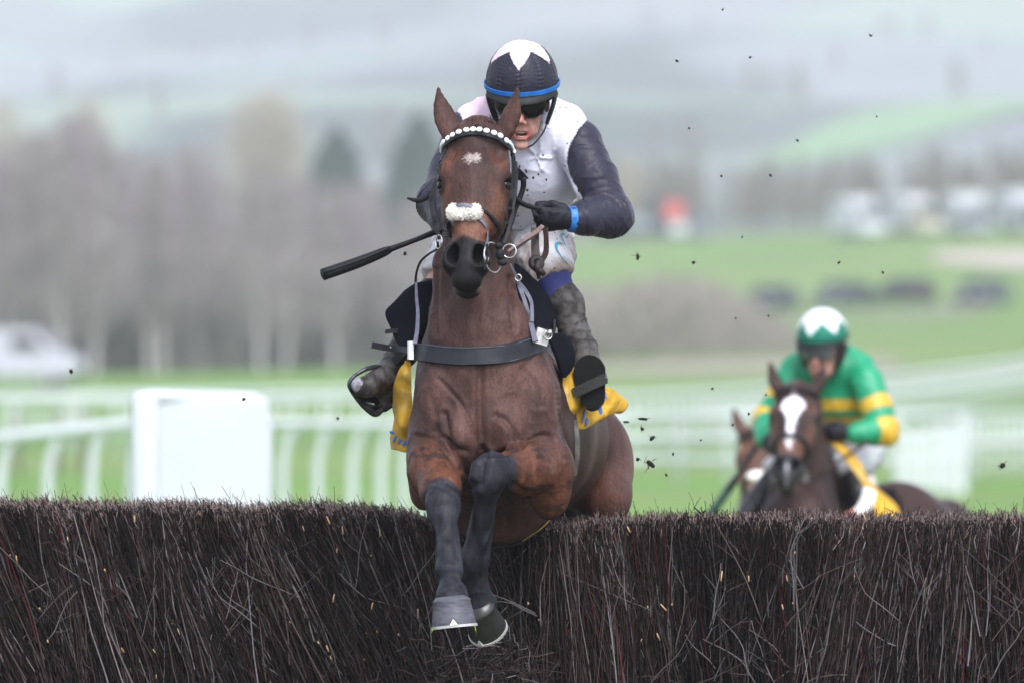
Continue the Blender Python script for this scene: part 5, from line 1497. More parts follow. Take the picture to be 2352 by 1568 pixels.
# whip
wp = thing('whip', W(1015, 530, .2), 'black padded racing whip held out beside the bay horse', 'whip')
obj('shaft', new_mesh('shaft', *tube([W(1045, 518, .24), W(1003, 532, .20), W(950, 553, .16), W(890, 575, .12)], [.012, .010, .008, .010], sides=12), True, M_LEATHER), wp)
pv, pf = tube([W(900, 571, .13), W(880, 580, .12), W(820, 604, .08), W(742, 631, .03)], [.010, .0155, .0185, .0195], n=30, sides=14)
obj('padding', new_mesh('padding', pv, pf, True, mat('whip padding', (.007, .007, .008), .5, .2, bump=(60, .5, .003), stretch=(1, 1, 3))), wp)
obj('padding_ridge', new_mesh('padding_ridge', *tube([W(896, 569, .11), W(820, 600, .06), W(744, 626, .01)], .004), True, M_LEATHER), wp)
# ------------------------------------------------------------------ birch fence
def batch_tubes(P, rad, col, sides=3):
    """P (n,k,3) rad (n,k) col (n,k,3) -> V, F, C"""
    n, k, _ = P.shape
    T = np.gradient(P, axis=1); T /= np.maximum(np.linalg.norm(T, axis=2, keepdims=True), 1e-9)
    ref = np.tile(np.array((.3, .9, .1)), (n, 1)); U = np.cross(T[:, 0], ref); U /= np.maximum(np.linalg.norm(U, axis=1, keepdims=True), 1e-9)
    U = np.repeat(U[:, None], k, 1); Wv = np.cross(T, U)
    V = np.zeros((n, k, sides, 3)); C = np.zeros((n, k, sides, 3))
    for j in range(sides):
        a = 2 * math.pi * j / sides
        V[:, :, j] = P + (U * math.cos(a) + Wv * math.sin(a)) * rad[..., None]; C[:, :, j] = col
    base = (np.arange(n) * k * sides)[:, None, None]; kk = (np.arange(k - 1) * sides)[None, :, None]; jj = np.arange(sides)[None, None, :]; j2 = (jj + 1) % sides
    F = np.stack([base + kk + jj, base + kk + j2, base + kk + j2 + sides, base + kk + jj + sides], -1).reshape(-1, 4)
    return V.reshape(-1, 3), F, C.reshape(-1, 3)
FY = 0.62     # front face of the fence
fence = thing('birch_fence', (0, FY + .3, 0), 'dark brushwood steeplechase fence of upright birch stems with a clipped top', 'fence')
def top_z(x):
    px = 1176 + x * FOC / (CAM_D + FY)
    py = np.interp(px, [-900, 0, 200, 400, 560, 700, 850, 930, 1000, 1290, 1360, 1500, 1700, 1900, 2100, 2352, 3200], [1146, 1146, 1152, 1150, 1160, 1153, 1160, 1172, 1196, 1196, 1186, 1180, 1182, 1178, 1184, 1178, 1180])
    return CAM_H - (py + 21 - HOR) * (CAM_D + FY) / FOC
q = np.random.default_rng(21)
def stem_cols(n):
    base = np.array([(.013, .0090, .0080), (.026, .0178, .0155), (.062, .046, .041), (.13, .118, .120), (.065, .012, .014), (.15, .13, .125)])
    pick = q.choice(6, n, p=[.43, .28, .15, .085, .03, .025])
    return base[pick] * q.uniform(.75, 1.3, (n, 1))
def stems(n, xr, depth, zlo, zhi, len_r, lean_s, rad_r, k=6, top=False, wild=0.0):
    x0 = q.uniform(*xr, n); cl = fbm(np.stack([x0, x0 * 0, x0 * 0 + 3], 1), 7, 3, 61)
    dy = depth[0] + (depth[1] - depth[0]) * q.random(n) ** 1.6 + .035 * cl
    tz = top_z(x0)
    L = q.uniform(*len_r, n)
    zt = tz + q.normal(-.006, .0095, n) + (dy * .045) if top else q.uniform(zlo, zhi, n) * 1.0
    zt = np.minimum(zt, tz + .012) if not top else zt
    nz = fbm(np.stack([x0, dy * 0, zt * .6], 1), 1.6, 2, 4)
    lean = -.33 * np.clip(.45 - x0, 0, 1) + nz * .36 + q.normal(0, lean_s, n)
    if wild: lean = np.where(q.random(n) < wild, q.normal(0, .9, n), lean)
    ly = q.normal(0, .05, n)
    t = np.linspace(0, 1, k)[None, :]
    P = np.zeros((n, k, 3))
    s_ = (1 - t) * L[:, None]
    ca = np.cos(np.arctan(lean))[:, None]
    wob = q.normal(0, .005, (n, k)).cumsum(1)
    P[..., 0] = x0[:, None] - s_ * lean[:, None] * ca + wob + (q.normal(0, .05, n)[:, None]) * (t - .5) ** 2
    P[..., 1] = FY + dy[:, None] + s_ * ly[:, None] + q.normal(0, .004, (n, k)).cumsum(1)
    P[..., 2] = zt[:, None] - s_ * ca
    rad = q.uniform(*rad_r, n)[:, None] * np.linspace(1.25, .75, k)[None, :]
    col = np.repeat((stem_cols(n) * np.clip(.95 - .9 * cl, .4, 1.6)[:, None])[:, None, :], k, 1)  # clumps set back are darkened, shade of the gaps put into the colour
    return P, rad, col
sets = [stems(13000, (-2.1, 2.1), (-.01, .10), .75, 1.36, (.10, .42), .20, (.0006, .0016), wild=.16),
        stems(11000, (-2.1, 2.1), (.0, .16), 0, 0, (.25, .75), .11, (.0014, .0036), top=True),
        stems(900, (-2.1, 2.1), (0, .06), 0, 0, (.5, 1.0), .10, (.0030, .0052), top=True),
        stems(2600, (-2.1, 2.1), (0, .06), .3, .9, (.3, .8), .14, (.0012, .003), wild=.1),
        stems(3500, (-5.5, -2.1), (0, .12), 0, 0, (.5, 1.3), .12, (.003, .006), top=True), stems(3500, (2.1, 5.5), (0, .12), 0, 0, (.5, 1.3), .12, (.003, .006), top=True)]
vs, fs, cs, o = [], [], [], 0
def push(P, rad, col, sides=3):
    global o
    v, f, c = batch_tubes(P, rad, col, sides); vs.append(v); fs.append(f + o); cs.append(c); o += len(v)
sets[2] = (sets[2][0], sets[2][1], sets[2][2] * .55)
for s_ in sets: push(*s_)
# clipped top: short stubs over the whole depth, many with pale cut ends
P, rad, col = stems(24000, (-2.1, 2.1), (0, .85), 0, 0, (.03, .11), .22, (.0011, .0026), k=3, top=True)
cut = q.random(len(P)) < .62
col[cut, -1] = np.array((.33, .25, .22)) * q.uniform(.5, 1.2, (cut.sum(), 1)); col[:, 1] = col[:, 1] * 2.0 + (.018, .012, .012)
push(P, rad, col)
P, rad, col = stems(420, (-2.1, 2.1), (0, .5), 0, 0, (.05, .12), .35, (.0006, .0013), k=5, top=True); P[..., 2] += q.uniform(.01, .055, (len(P), 1)) * np.linspace(0, 1.4, 5)[None, :]
push(P, rad, col)
# wild tangle under the hooves
n = 420; k = 5; P = np.zeros((n, k, 3)); c0 = np.stack([q.normal(W(1115, 0, FY)[0], .12, n), FY - .02 + q.uniform(-.05, .03, n), q.uniform(.76, .93, n)], 1)
d = np.stack([q.normal(0, 1, n), q.normal(0, .12, n), q.normal(.1, .45, n)], 1); d /= np.linalg.norm(d, axis=1, keepdims=True)
for i in range(k): P[:, i] = c0 + d * (i / 4 - .5) * q.uniform(.06, .16, (n, 1)) * (1, 1, 1) + q.normal(0, .004, (n, 3)) + np.array((0, 0, -.03)) * (i / 4 - .5) ** 2
push(P, np.repeat(q.uniform(.0009, .0018, n)[:, None], k, 1), np.repeat(stem_cols(n)[:, None] * 1.5 + .01, k, 1))
M_STEM = mat('birch stems', attr=True, rough=.75, spec=.12, noise=(60, .25))
obj('birch_stems', new_mesh('birch_stems', np.vstack(vs), np.vstack(fs), False, M_STEM, np.vstack(cs)), fence, kind='stuff', label='mass of dark upright birch stems with clipped tops')
core = [box((0, FY + .50, .64), (11, .72, 1.24))]  # added dark box behind the stems, blocks light through the fence
obj('light_block_core', new_mesh('light_block_core', *join(core), False, mat('dark light block', (.010, .008, .007), 1, .05, bump=(40, 1, .02))), fence)
# single stray twigs in front
def stray(seed, Lt):
    r = np.random.default_rng(seed)
    p = [np.zeros(3)]; d = unit((r.normal(0, .25), -.08, 1))
    for i in range(5):
        d = unit(d + r.normal(0, .16, 3) * (1, .3, 1)); p.append(p[-1] + d * Lt / 5)
    parts = [tube(p, [.0032, .0026, .0016], n=9, sides=5)]
    for j in range(r.integers(1, 4)):
        b_ = p[r.integers(1, 5)]; dd = unit(d + np.array((r.choice([-1, 1]) * r.uniform(.4, 1.0), 0, 0)))
        parts.append(tube([b_, b_ + dd * Lt * .15 + r.normal(0, .004, 3), b_ + dd * Lt * .3], [.0015, .0010, .0006], n=5, sides=4))
    return join(parts)
TW = [new_mesh('stray_twig', *stray(400 + i, .16 + .02 * i), True, mat(('grey twig', 'brown twig', 'red twig')[i % 3 if i % 6 != 5 else 0], ((.12, .11, .11), (.07, .058, .05), (.05, .022, .02))[i % 3 if i % 6 != 5 else 0], .75, .25)) for i in range(18)]
for i in range(210):
    x = q.uniform(-1.75, 1.75); z = q.uniform(.72, 1.27)
    t_ = obj('stray_twig', TW[i % 18], fence, local=True)
    t_.location = (x, FY - .012 - .3 - FY + q.uniform(-.01, .01), z); t_.rotation_euler = (0, q.normal(-.1, .45), q.uniform(-.4, .4)); s0 = q.uniform(.25, .8) * (1 if z < 1.1 else .5); t_.scale = (s0, s0, s0)
    if q.random() < .15: t_.rotation_euler[1] = q.uniform(-1.6, 1.6)
M_CHIP = mat('pale cut wood', (.48, .34, .19), .7, .2)
CH = [new_mesh('cut_stub', *tube([(0, 0, 0), (0, -.003, L_)], [.0030, .0018], n=3, sides=5), True, M_CHIP) for L_ in (.008, .02, .03)]
for i in range(70):
    x = q.uniform(-1.7, 1.2) if q.random() < .7 else q.uniform(-1.7, -.3); z = q.uniform(.75, 1.33)
    t_ = obj('cut_stub', CH[i % 3], fence, local=True); t_.location = (x, -.30 - .018, z); t_.rotation_euler = (q.normal(0, .2), q.normal(-.2, .3), 0); s0 = q.uniform(.6, 1.2); t_.scale = (s0, s0, s0)

# ------------------------------------------------------------------ running rails
M_RAIL = mat('white plastic rail', (.52, .57, .56), .45, .4)
M_DPOST = mat('weathered brown post', (.16, .13, .12), .8, .2)
post_me = new_mesh('post', *tube([(0, 0, -.1), (0, 0, .45), (.01, 0, .85), (.10, -.05, 1.10), (.30, -.12, 1.18)], [.050, .048, .045, .042, .040], n=18, sides=10), True, M_RAIL)
post_s = new_mesh('post', *tube([(0, 0, -.1), (0, 0, 1.12)], [.045, .042], n=3, sides=8), True, M_RAIL)
post_d = new_mesh('post', *tube([(0, 0, -.1), (0, 0, 1.25)], [.06, .06], n=3, sides=6), True, M_DPOST)
def rail_line(pts, label, spacing, heights=(1.18,), post=post_me, rr=.055, group='white running rails'):
    P = spline([at_pic(a, 0, y) for a, y in pts], 200)
    L_ = np.concatenate([[0], np.cumsum(np.linalg.norm(np.diff(P, axis=0), axis=1))])
    root = thing('running_rail', P[0], label, 'rail', group)
    G_ = [np.array((p[0], p[1], GZ(p[0], p[1]))) for p in P]
    for h_ in heights:
        ctl = [g + (0 if post is not post_me else .30, 0 if post is not post_me else -.12, h_) for g in G_[::4]]
        obj('rail', new_mesh('rail', *tube(ctl, rr, n=len(ctl) * 2, sides=10), True, M_RAIL), root)
    n = int(L_[-1] / spacing)
    for i in range(n + 1):
        p = [np.interp(i * spacing, L_, P[:, k]) for k in range(3)]
        o_ = obj('post', post, root, local=True); o_.location = Vector((p[0], p[1], GZ(p[0], p[1]))) - root.location
rail_line([(-420, 49), (-100, 56), (180, 62), (420, 68), (680, 75), (900, 82), (1150, 96), (1400, 112)], 'nearest white running rail with curved posts, passing behind the white wing', 2.3)
rail_line([(-500, 196), (0, 200), (500, 206), (1000, 214), (1400, 220)], 'white double running rail beyond the nearest rail, left of the bay horse', 1.6, (1.18,), post_s, .07)
rail_line([(-500, 232), (200, 226), (700, 236), (1250, 244)], 'farthest white running rail left of the bay horse, below the wood', 1.6, (1.2,), post_s, .07)
rail_line([(-300, 168), (0, 170), (120, 171), (225, 173)], 'brown posted rail behind the nearest white rail at the far left', 1.15, (1.0,), post_d, .05, None)
rail_line([(1180, 150), (1450, 152), (1750, 150), (2060, 152), (2240, 160)], 'white double rail crossing behind the second horse', 1.3, (1.18, .80, .45), post_s, .075)
rail_line([(1260, 205), (1500, 212), (1800, 240), (2080, 275), (2400, 318), (2600, 345)], 'white running rail climbing the slope on the right behind the green jockey', 1.6, (1.22, .75), post_s, .08)
rail_line([(2160, 165), (2300, 170), (2450, 176), (2650, 182)], 'white rail with close posts at the right edge beyond the green jockey', .8, (1.1, .6), post_s, .06)
# padded white wings
M_PAD = mat('white padding', (.47, .50, .52), .5, .3, noise=(3, .03), bump=(3, .2, .02))
def rbox(c, s_, r_=.06, seg=3):
    bm = bmesh.new(); bmesh.ops.create_cube(bm, size=1)
    for v in bm.verts: v.co = Vector((v.co.x * s_[0], v.co.y * s_[1], v.co.z * s_[2])) + Vector(c)
    bmesh.ops.bevel(bm, geom=list(bm.edges), offset=r_, segments=seg, affect='EDGES', profile=.5)
    V_ = np.array([v.co[:] for v in bm.verts]); F_ = [tuple(v.index for v in f.verts) for f in bm.faces]; bm.free()
    return V_, F_
y_ = 24; D_ = CAM_D + y_; k_ = D_ / FOC
x0, x1 = (302 - 1176) * k_, (620 - 1176) * k_; zt = CAM_H - (893 - HOR) * k_; zb = GZ((x0 + x1) / 2, y_)
wing = thing('fence_wing', ((x0 + x1) / 2, y_, zb), 'white padded wing board standing behind the brush fence on the left', 'wing')
obj('board', new_mesh('board', *rbox(((x0 + x1) / 2 + .03, y_ + .08, (zt + zb) / 2 - .02), (x1 - x0 - .08, .12, zt - zb - .05), .03), False, M_PAD), wing)
obj('padded_post', new_mesh('padded_post', *rbox((x0 + .07, y_, (zt + zb) / 2), (.15, .16, zt - zb), .05), True, M_PAD), wing)
obj('padded_post', new_mesh('padded_post', *rbox((x1 - .035, y_ + .20, (zt + zb) / 2 - .05), (.09, .12, zt - zb - .10), .04), True, M_PAD), wing)
obj('top_roll', new_mesh('top_roll', *tube([(x0 + .08, y_ + .03, zt - .035), (x1 - .06, y_ + .12, zt - .06)], .045, n=8, sides=12), True, M_PAD), wing)
y_ = 140; k_ = (CAM_D + y_) / FOC; x0, x1 = (2062 - 1176) * k_, (2212 - 1176) * k_; zb = GZ((x0 + x1) / 2, y_)
gw = thing('fence_wing', ((x0 + x1) / 2, y_, zb), 'white slatted wing panel on the grass right of the green jockey', 'wing')
for i in range(9):
    xx = x0 + (x1 - x0) * (i + .5) / 9; o_ = obj('slat', new_mesh('slat', *box((xx, y_, zb + .55), (.075, .03, .80 + .35 * i / 8)), False, M_RAIL), gw)
for z_ in (.25, .95): obj('crossbar', new_mesh('crossbar', *box(((x0 + x1) / 2, y_ + .05, zb + z_), (x1 - x0, .05, .10)), False, M_RAIL), gw)
for xx in (x0, x1): obj('end_post', new_mesh('end_post', *box((xx, y_ + .1, zb + .6), (.10, .10, 1.25)), False, M_RAIL), gw)

# ------------------------------------------------------------------ vehicles
M_GLASS = mat('dark car glass', (.012, .014, .018), .2, .2)
M_TYRE = mat('tyre', (.02, .02, .02), .8, .3)
M_RIM = mat('wheel rim', (.5, .5, .52), .35, .5, metal=.6)
M_LAMP = mat('headlight glass', (.75, .76, .78), .15, .6)
M_RED = mat('red lamp', (.45, .02, .02), .3, .5)
def prism(profile, y0, y1, bev=.0, inset=0.0):
    """side profile (x, z) swept across the width; the upper part may lean in by inset"""
    zmin = min(z for x, z in profile); zmax = max(z for x, z in profile); n = len(profile); V = []
    for (yy, sg) in ((y0, 1), (y1, -1)):
        for x, z in profile:
            V.append((x, yy + sg * inset * ((z - zmin) / (zmax - zmin)) ** 1.2, z))
    F_ = [tuple(range(n))[::-1], tuple(range(n, 2 * n))] + [(i, (i + 1) % n, (i + 1) % n + n, i + n) for i in range(n)]
    bm = bmesh.new(); vv = [bm.verts.new(v) for v in V]
    for f in F_: bm.faces.new([vv[i] for i in f])
    bmesh.ops.recalc_face_normals(bm, faces=list(bm.faces))
    if bev: bmesh.ops.bevel(bm, geom=list(bm.edges), offset=bev, segments=2, affect='EDGES', profile=.6)
    A_ = np.array([v.co[:] for v in bm.verts]); B_ = [tuple(v.index for v in f.verts) for f in bm.faces]; bm.free()
    return A_, B_
def wheels(root, xs, w, r_=.33):
    for x in xs:
        for sg in (-1, 1):
            wh = obj('wheel', new_mesh('wheel', *ring((x, sg * (w / 2 - .12), r_), r_ - .09, .10, (0, 1, 0), 8, 20), True, M_TYRE), root, local=True)
            obj('rim', new_mesh('rim', *sphere((x, sg * (w / 2 - .05), r_), (.20, .04, .20), None, 14, 6), True, M_RIM), wh, local=True)
def make_car(m, label, loc, rot, group='dark cars parked on the far slope', van=False, lights=True):
    root = thing('parked_car' if not van else 'van', loc, label, 'car' if not van else 'van', group); root.rotation_euler = (0, 0, rot)
    if van:
        body = [(-2.5, .35), (-2.55, 1.0), (-2.45, 1.9), (-2.2, 2.1), (.7, 2.12), (1.15, 2.0), (1.75, 1.38), (2.45, 1.12), (2.6, .8), (2.55, .35)]
        glass = [(.15, 1.35), (.15, 1.85), (1.0, 1.85), (1.55, 1.36)]; w = 1.95
    else:
        body = [(-2.1, .30), (-2.15, .75), (-2.05, .98), (-1.2, 1.02), (1.0, .98), (1.9, .82), (2.12, .65), (2.1, .30)]
        w = 1.76
    obj('body', new_mesh('body', *prism(body, -w / 2, w / 2, .06, .03 if not van else .12), False, m), root, local=True)
    if van:
        for sg in (-1, 1):
            obj('side_window', new_mesh('side_window', *prism(glass, sg * (w / 2 - .06) - .02, sg * (w / 2 - .06) + .02), False, M_GLASS), root, local=True)
        V_ = np.array([(1.20, -.75, 1.98), (1.20, .75, 1.98), (1.78, .82, 1.40), (1.78, -.82, 1.40)]) + (.03, 0, .03)
        obj('windscreen', new_mesh('windscreen', np.vstack([V_, V_ - (.03, 0, .03)]), [(0, 1, 2, 3), (7, 6, 5, 4), (0, 4, 5, 1), (1, 5, 6, 2), (2, 6, 7, 3), (3, 7, 4, 0)], False, M_GLASS), root, local=True)
    else:
        gh = [(-1.95, .96), (-1.55, 1.38), (-1.2, 1.46), (.1, 1.46), (.5, 1.40), (1.15, .96)]
        obj('glasshouse', new_mesh('glasshouse', *prism(gh, -w / 2 + .04, w / 2 - .04, .02, .16), False, M_GLASS), root, local=True)
        obj('roof', new_mesh('roof', *prism([(-1.5, 1.43), (-1.2, 1.49), (.1, 1.49), (.45, 1.43)], -w / 2 + .20, w / 2 - .20, .02), False, m), root, local=True)
        for xx in (-1.0, -.05): 
            for sg in (-1, 1): obj('pillar', new_mesh('pillar', *box((xx, sg * (w / 2 - .10), 1.2), (.07, .05, .46)), False, m), root, local=True)
    xf = 2.1 if not van else 2.56
    for sg in (-1, 1):
        obj('headlight', new_mesh('headlight', *sphere((xf - .02, sg * .62, .66 if not van else .85), (.08, .17, .09), None, 10, 6), True, M_LAMP), root, local=True)
        obj('tail_light', new_mesh('tail_light', *box((-xf + .0, sg * .72, .82), (.08, .20, .18)), False, M_RED), root, local=True)
        obj('door_mirror', new_mesh('door_mirror', *sphere((.85 if not van else 1.3, sg * (w / 2 + .08), 1.0 if not van else 1.35), (.07, .11, .07), None, 8, 5), True, m), root, local=True)
    obj('bumper', new_mesh('bumper', *rbox((xf + .02, 0, .42), (.12, w - .1, .20), .03, 1), False, M_TYRE), root, local=True)
    wheels(root, (-1.3, 1.35) if not van else (-1.6, 1.6), w)
    return root
p_ = lambda c, n, me=.0: mat(n, c, .4, .25, metal=me)
make_car(p_((.50, .50, .52), 'silver van paint', .75), 'silver van parked at the edge of the wood behind the left rails', at_pic(28, 0, 388), R(-12), None, True)
for i, (px, y, rot, m, lb) in enumerate(((1772, 572, 248, p_((.035, .04, .06), 'dark navy paint'), 'dark navy car with red tail lights, leftmost of the four parked cars'),
                                     (1936, 575, 240, p_((.05, .055, .075), 'slate blue paint'), 'slate blue car directly above the white cap, second in the parked row'),
                                     (2076, 577, 118, p_((.025, .027, .035), 'near black paint'), 'near black car, third in the parked row on the slope'),
                                     (2255, 568, 245, p_((.045, .055, .065), 'dark grey green paint'), 'dark grey green car, rightmost of the four parked cars'))):
    make_car(m, lb, at_pic(px, 0, y), R(rot))
def make_lorry(loc, rot, label, cab, boxm, L_=7.0, Hh=3.3, group=None, extra=None, kind='horsebox', cat='horsebox'):
    root = thing(kind, loc, label, cat, group); root.rotation_euler = (0, 0, rot); w = 2.4
    obj('box_body', new_mesh('box_body', *rbox((-.9, 0, Hh / 2 + .35), (L_ - 1.9, w, Hh - .7), .08), False, boxm), root, local=True)
    xc = L_ / 2 - .9 + .35
    obj('cab', new_mesh('cab', *prism([(xc - .85, .55), (xc - .85, 2.5), (xc + .35, 2.45), (xc + .75, 1.5), (xc + .85, .55)], -1.1, 1.1, .08, .05), False, cab), root, local=True)
    V_ = np.array([(xc + .42, -.95, 2.36), (xc + .42, .95, 2.36), (xc + .80, 1.0, 1.50), (xc + .80, -1.0, 1.50)]); 
    obj('windscreen', new_mesh('windscreen', np.vstack([V_ + (.03, 0, .02), V_ - (.02, 0, 0)]), [(0, 1, 2, 3), (7, 6, 5, 4), (0, 4, 5, 1), (1, 5, 6, 2), (2, 6, 7, 3), (3, 7, 4, 0)], False, M_GLASS), root, local=True)
    for sg in (-1, 1):
        obj('side_window', new_mesh('side_window', *box((xc - .1, sg * 1.10, 1.9), (.7, .05, .6)), False, M_GLASS), root, local=True)
        obj('headlight', new_mesh('headlight', *sphere((xc + .84, sg * .8, .85), (.05, .16, .11), None, 10, 6), True, M_LAMP), root, local=True)
        for k in range(3): obj('window', new_mesh('window', *box((-2.2 + 1.5 * k, sg * (w / 2 + .005), 2.55), (.8, .04, .4)), False, M_GLASS), root, local=True)
    obj('chassis', new_mesh('chassis', *box((-.2, 0, .52), (L_ - .6, 1.5, .22)), False, M_TYRE), root, local=True)
    if extra: extra(root)
    wheels(root, (-L_ / 2 + 1.4, L_ / 2 - .9), 2.35, .45)
    return root
def red_panel(root):
    obj('red_panel', new_mesh('red_panel', *box((1.55, -1.215, 2.45), (1.5, .04, 1.4)), False, mat('red livery', (.62, .09, .08), .4, .4)), root, local=True)
    obj('pale_panel', new_mesh('pale_panel', *box((1.9, -1.215, 1.05), (1.3, .04, .8)), False, mat('pale livery', (.62, .66, .68), .4, .4)), root, local=True)
    obj('stripe', new_mesh('stripe', *box((-2.2, -1.215, 1.5), (3.8, .04, .9)), False, mat('blue grey livery', (.24, .28, .32), .5, .3)), root, local=True)
ly = 868
make_lorry(at_pic(1503, 0, ly) + (0, 0, .1), R(0), 'dark blue grey lorry with a red panel, seen past the elbow of the white jockey', p_((.16, .18, .21), 'pale lorry paint'), p_((.022, .027, .040), 'dark lorry paint'), 9.0, 3.6, None, red_panel, 'lorry', 'lorry')
wh = p_((.56, .585, .61), 'white vehicle paint'); gr = p_((.22, .24, .27), 'grey vehicle paint')
for px, rot, lb, cb, dz in ((1968, 180, 'white horsebox, leftmost of the row above the parked cars', wh, 0), (2094, 182, 'white horsebox with a buff lower side, second of the row', mat('buff paint', (.45, .42, .32), .4, .4), 0),
                        (2222, 176, 'large white and grey horsebox, third of the row', gr, -.3), (2345, 178, 'white and grey horsebox cut by the right edge of the photo', gr, -.3)):
    make_lorry(at_pic(px, 0, 822) + (0, 0, dz), R(-70 + (rot - 178) * 2), lb, cb, wh, 5.0, 3.2 - dz, 'horseboxes parked in a row')

# ------------------------------------------------------------------ flying turf
M_CLOD = mat('wet turf clod', (.030, .026, .018), .9, .15, noise=(60, .4), bump=(80, 1, .006), second=((.045, .06, .02), 40, .55, .62))
def clod(seed):
    r = np.random.default_rng(seed); V_, F_ = sphere((0, 0, 0), 1.0, None, 12, 8); V_ = V_ * (1, .8, r.uniform(.45, .8))
    V_ = V_ * (1 + .5 * fbm(V_ + seed, 1.6, 3, seed))[:, None]
    parts = [(V_, F_)]
    for i in range(5):
        d = unit(r.normal(0, 1, 3)); parts.append(tube([d * .7, d * 1.2 + r.normal(0, .2, 3), d * 1.7 + r.normal(0, .3, 3)], [.09, .07, .03], n=5, sides=4, cap=False))
    return new_mesh('turf_clod', *join(parts), True, M_CLOD)
CL = [clod(i + 1) for i in range(6)]
CP = [(163, 852, 7, .2), (1555, 140, 5, .4), (2000, 82, 5, .8), (1723, 132, 4, 1.5), (1583, 295, 3.5, .6), (1770, 403, 5, .5), (1832, 323, 5, .8), (1657, 405, 3.5, .4), (1465, 590, 9, 2.2), (1593, 603, 5.5, 1.2), (930, 583, 5, .9),
      (1477, 961, 12, .6), (1475, 984, 7, .4), (1498, 1006, 9, .5), (1494, 1064, 14, .5), (1465, 1054, 6, .7), (1439, 968, 8, 1.3), (2303, 1068, 12, 2.6), (2028, 626, 4, .8), (1927, 603, 4.5, .6), (560, 916, 5, .2), (1720, 950, 4, .7),
      (1683, 975, 4, .7), (1530, 1090, 4, .6), (776, 960, 5, 1.4), (1765, 726, 3, .5), (1690, 731, 3, .5), (1759, 906, 3, .4), (1636, 892, 4, .8), (1546, 1042, 4, .5), (1660, 22, 3.5, 1), (2014, 268, 3, 1), (1705, 545, 3.5, 1), (1610, 1010, 3, .6)]
for i, (px, py, rp, d) in enumerate(CP):
    big = rp >= 6
    where = {0: 'lone dark clod of turf in front of the silver van', 8: 'blurred clod of turf in the air below the charcoal elbow', 11: 'flat dark clod of turf, highest of the cluster beside the hindquarters', 12: 'small dark clod just below the flat one beside the hindquarters',
             13: 'ragged clod of turf in the middle of the cluster beside the hindquarters', 14: 'largest ragged clod of turf, lowest beside the hindquarters', 15: 'small clod left of the largest one beside the hindquarters',
             16: 'pale blurred clod nearest the yellow cloth', 17: 'blurred clod of turf over the grass at the right edge', 10: 'small speck of turf beside the middle of the whip', 20: 'tiny twiggy clod in front of the white wing'}.get(i)
    o_ = obj('turf_clod', CL[i % 6], None); o_.location = tuple(W(px, py, d)); s0 = rp / 720 * .85; o_.scale = (s0, s0, s0 * (.55 if i in (11, 16) else 1)); o_.rotation_euler = tuple(q.uniform(0, 3, 3) * (0 if i in (11, 16) else 1))
    o_['label'] = where or 'small dark speck of turf kicked up into the air'; o_['category'] = 'clod'; o_['group'] = 'turf clods in the air' if where else 'small specks of turf in the air'
# blades of grass stuck under the front hoof
M_BLADE = mat('grass blade', (.16, .28, .04), .6, .3)
for a_1, b_1 in (((994, 1440), (988, 1458)), ((1090, 1436), (1094, 1458))):
    o_ = obj('grass_blade', new_mesh('grass_blade', *tube([W(*a_1, -.60), W((a_1[0] + b_1[0]) / 2 + 1, (a_1[1] + b_1[1]) / 2, -.61), W(*b_1, -.60)], [.0018, .0015, .0006], sides=4), True, M_BLADE))
    o_['label'] = 'blade of grass stuck under the %s edge of the grey hoof' % ('left' if a_1[0] < 1000 else 'right'); o_['category'] = 'grass blade'; o_['group'] = 'grass blades on the hoof'
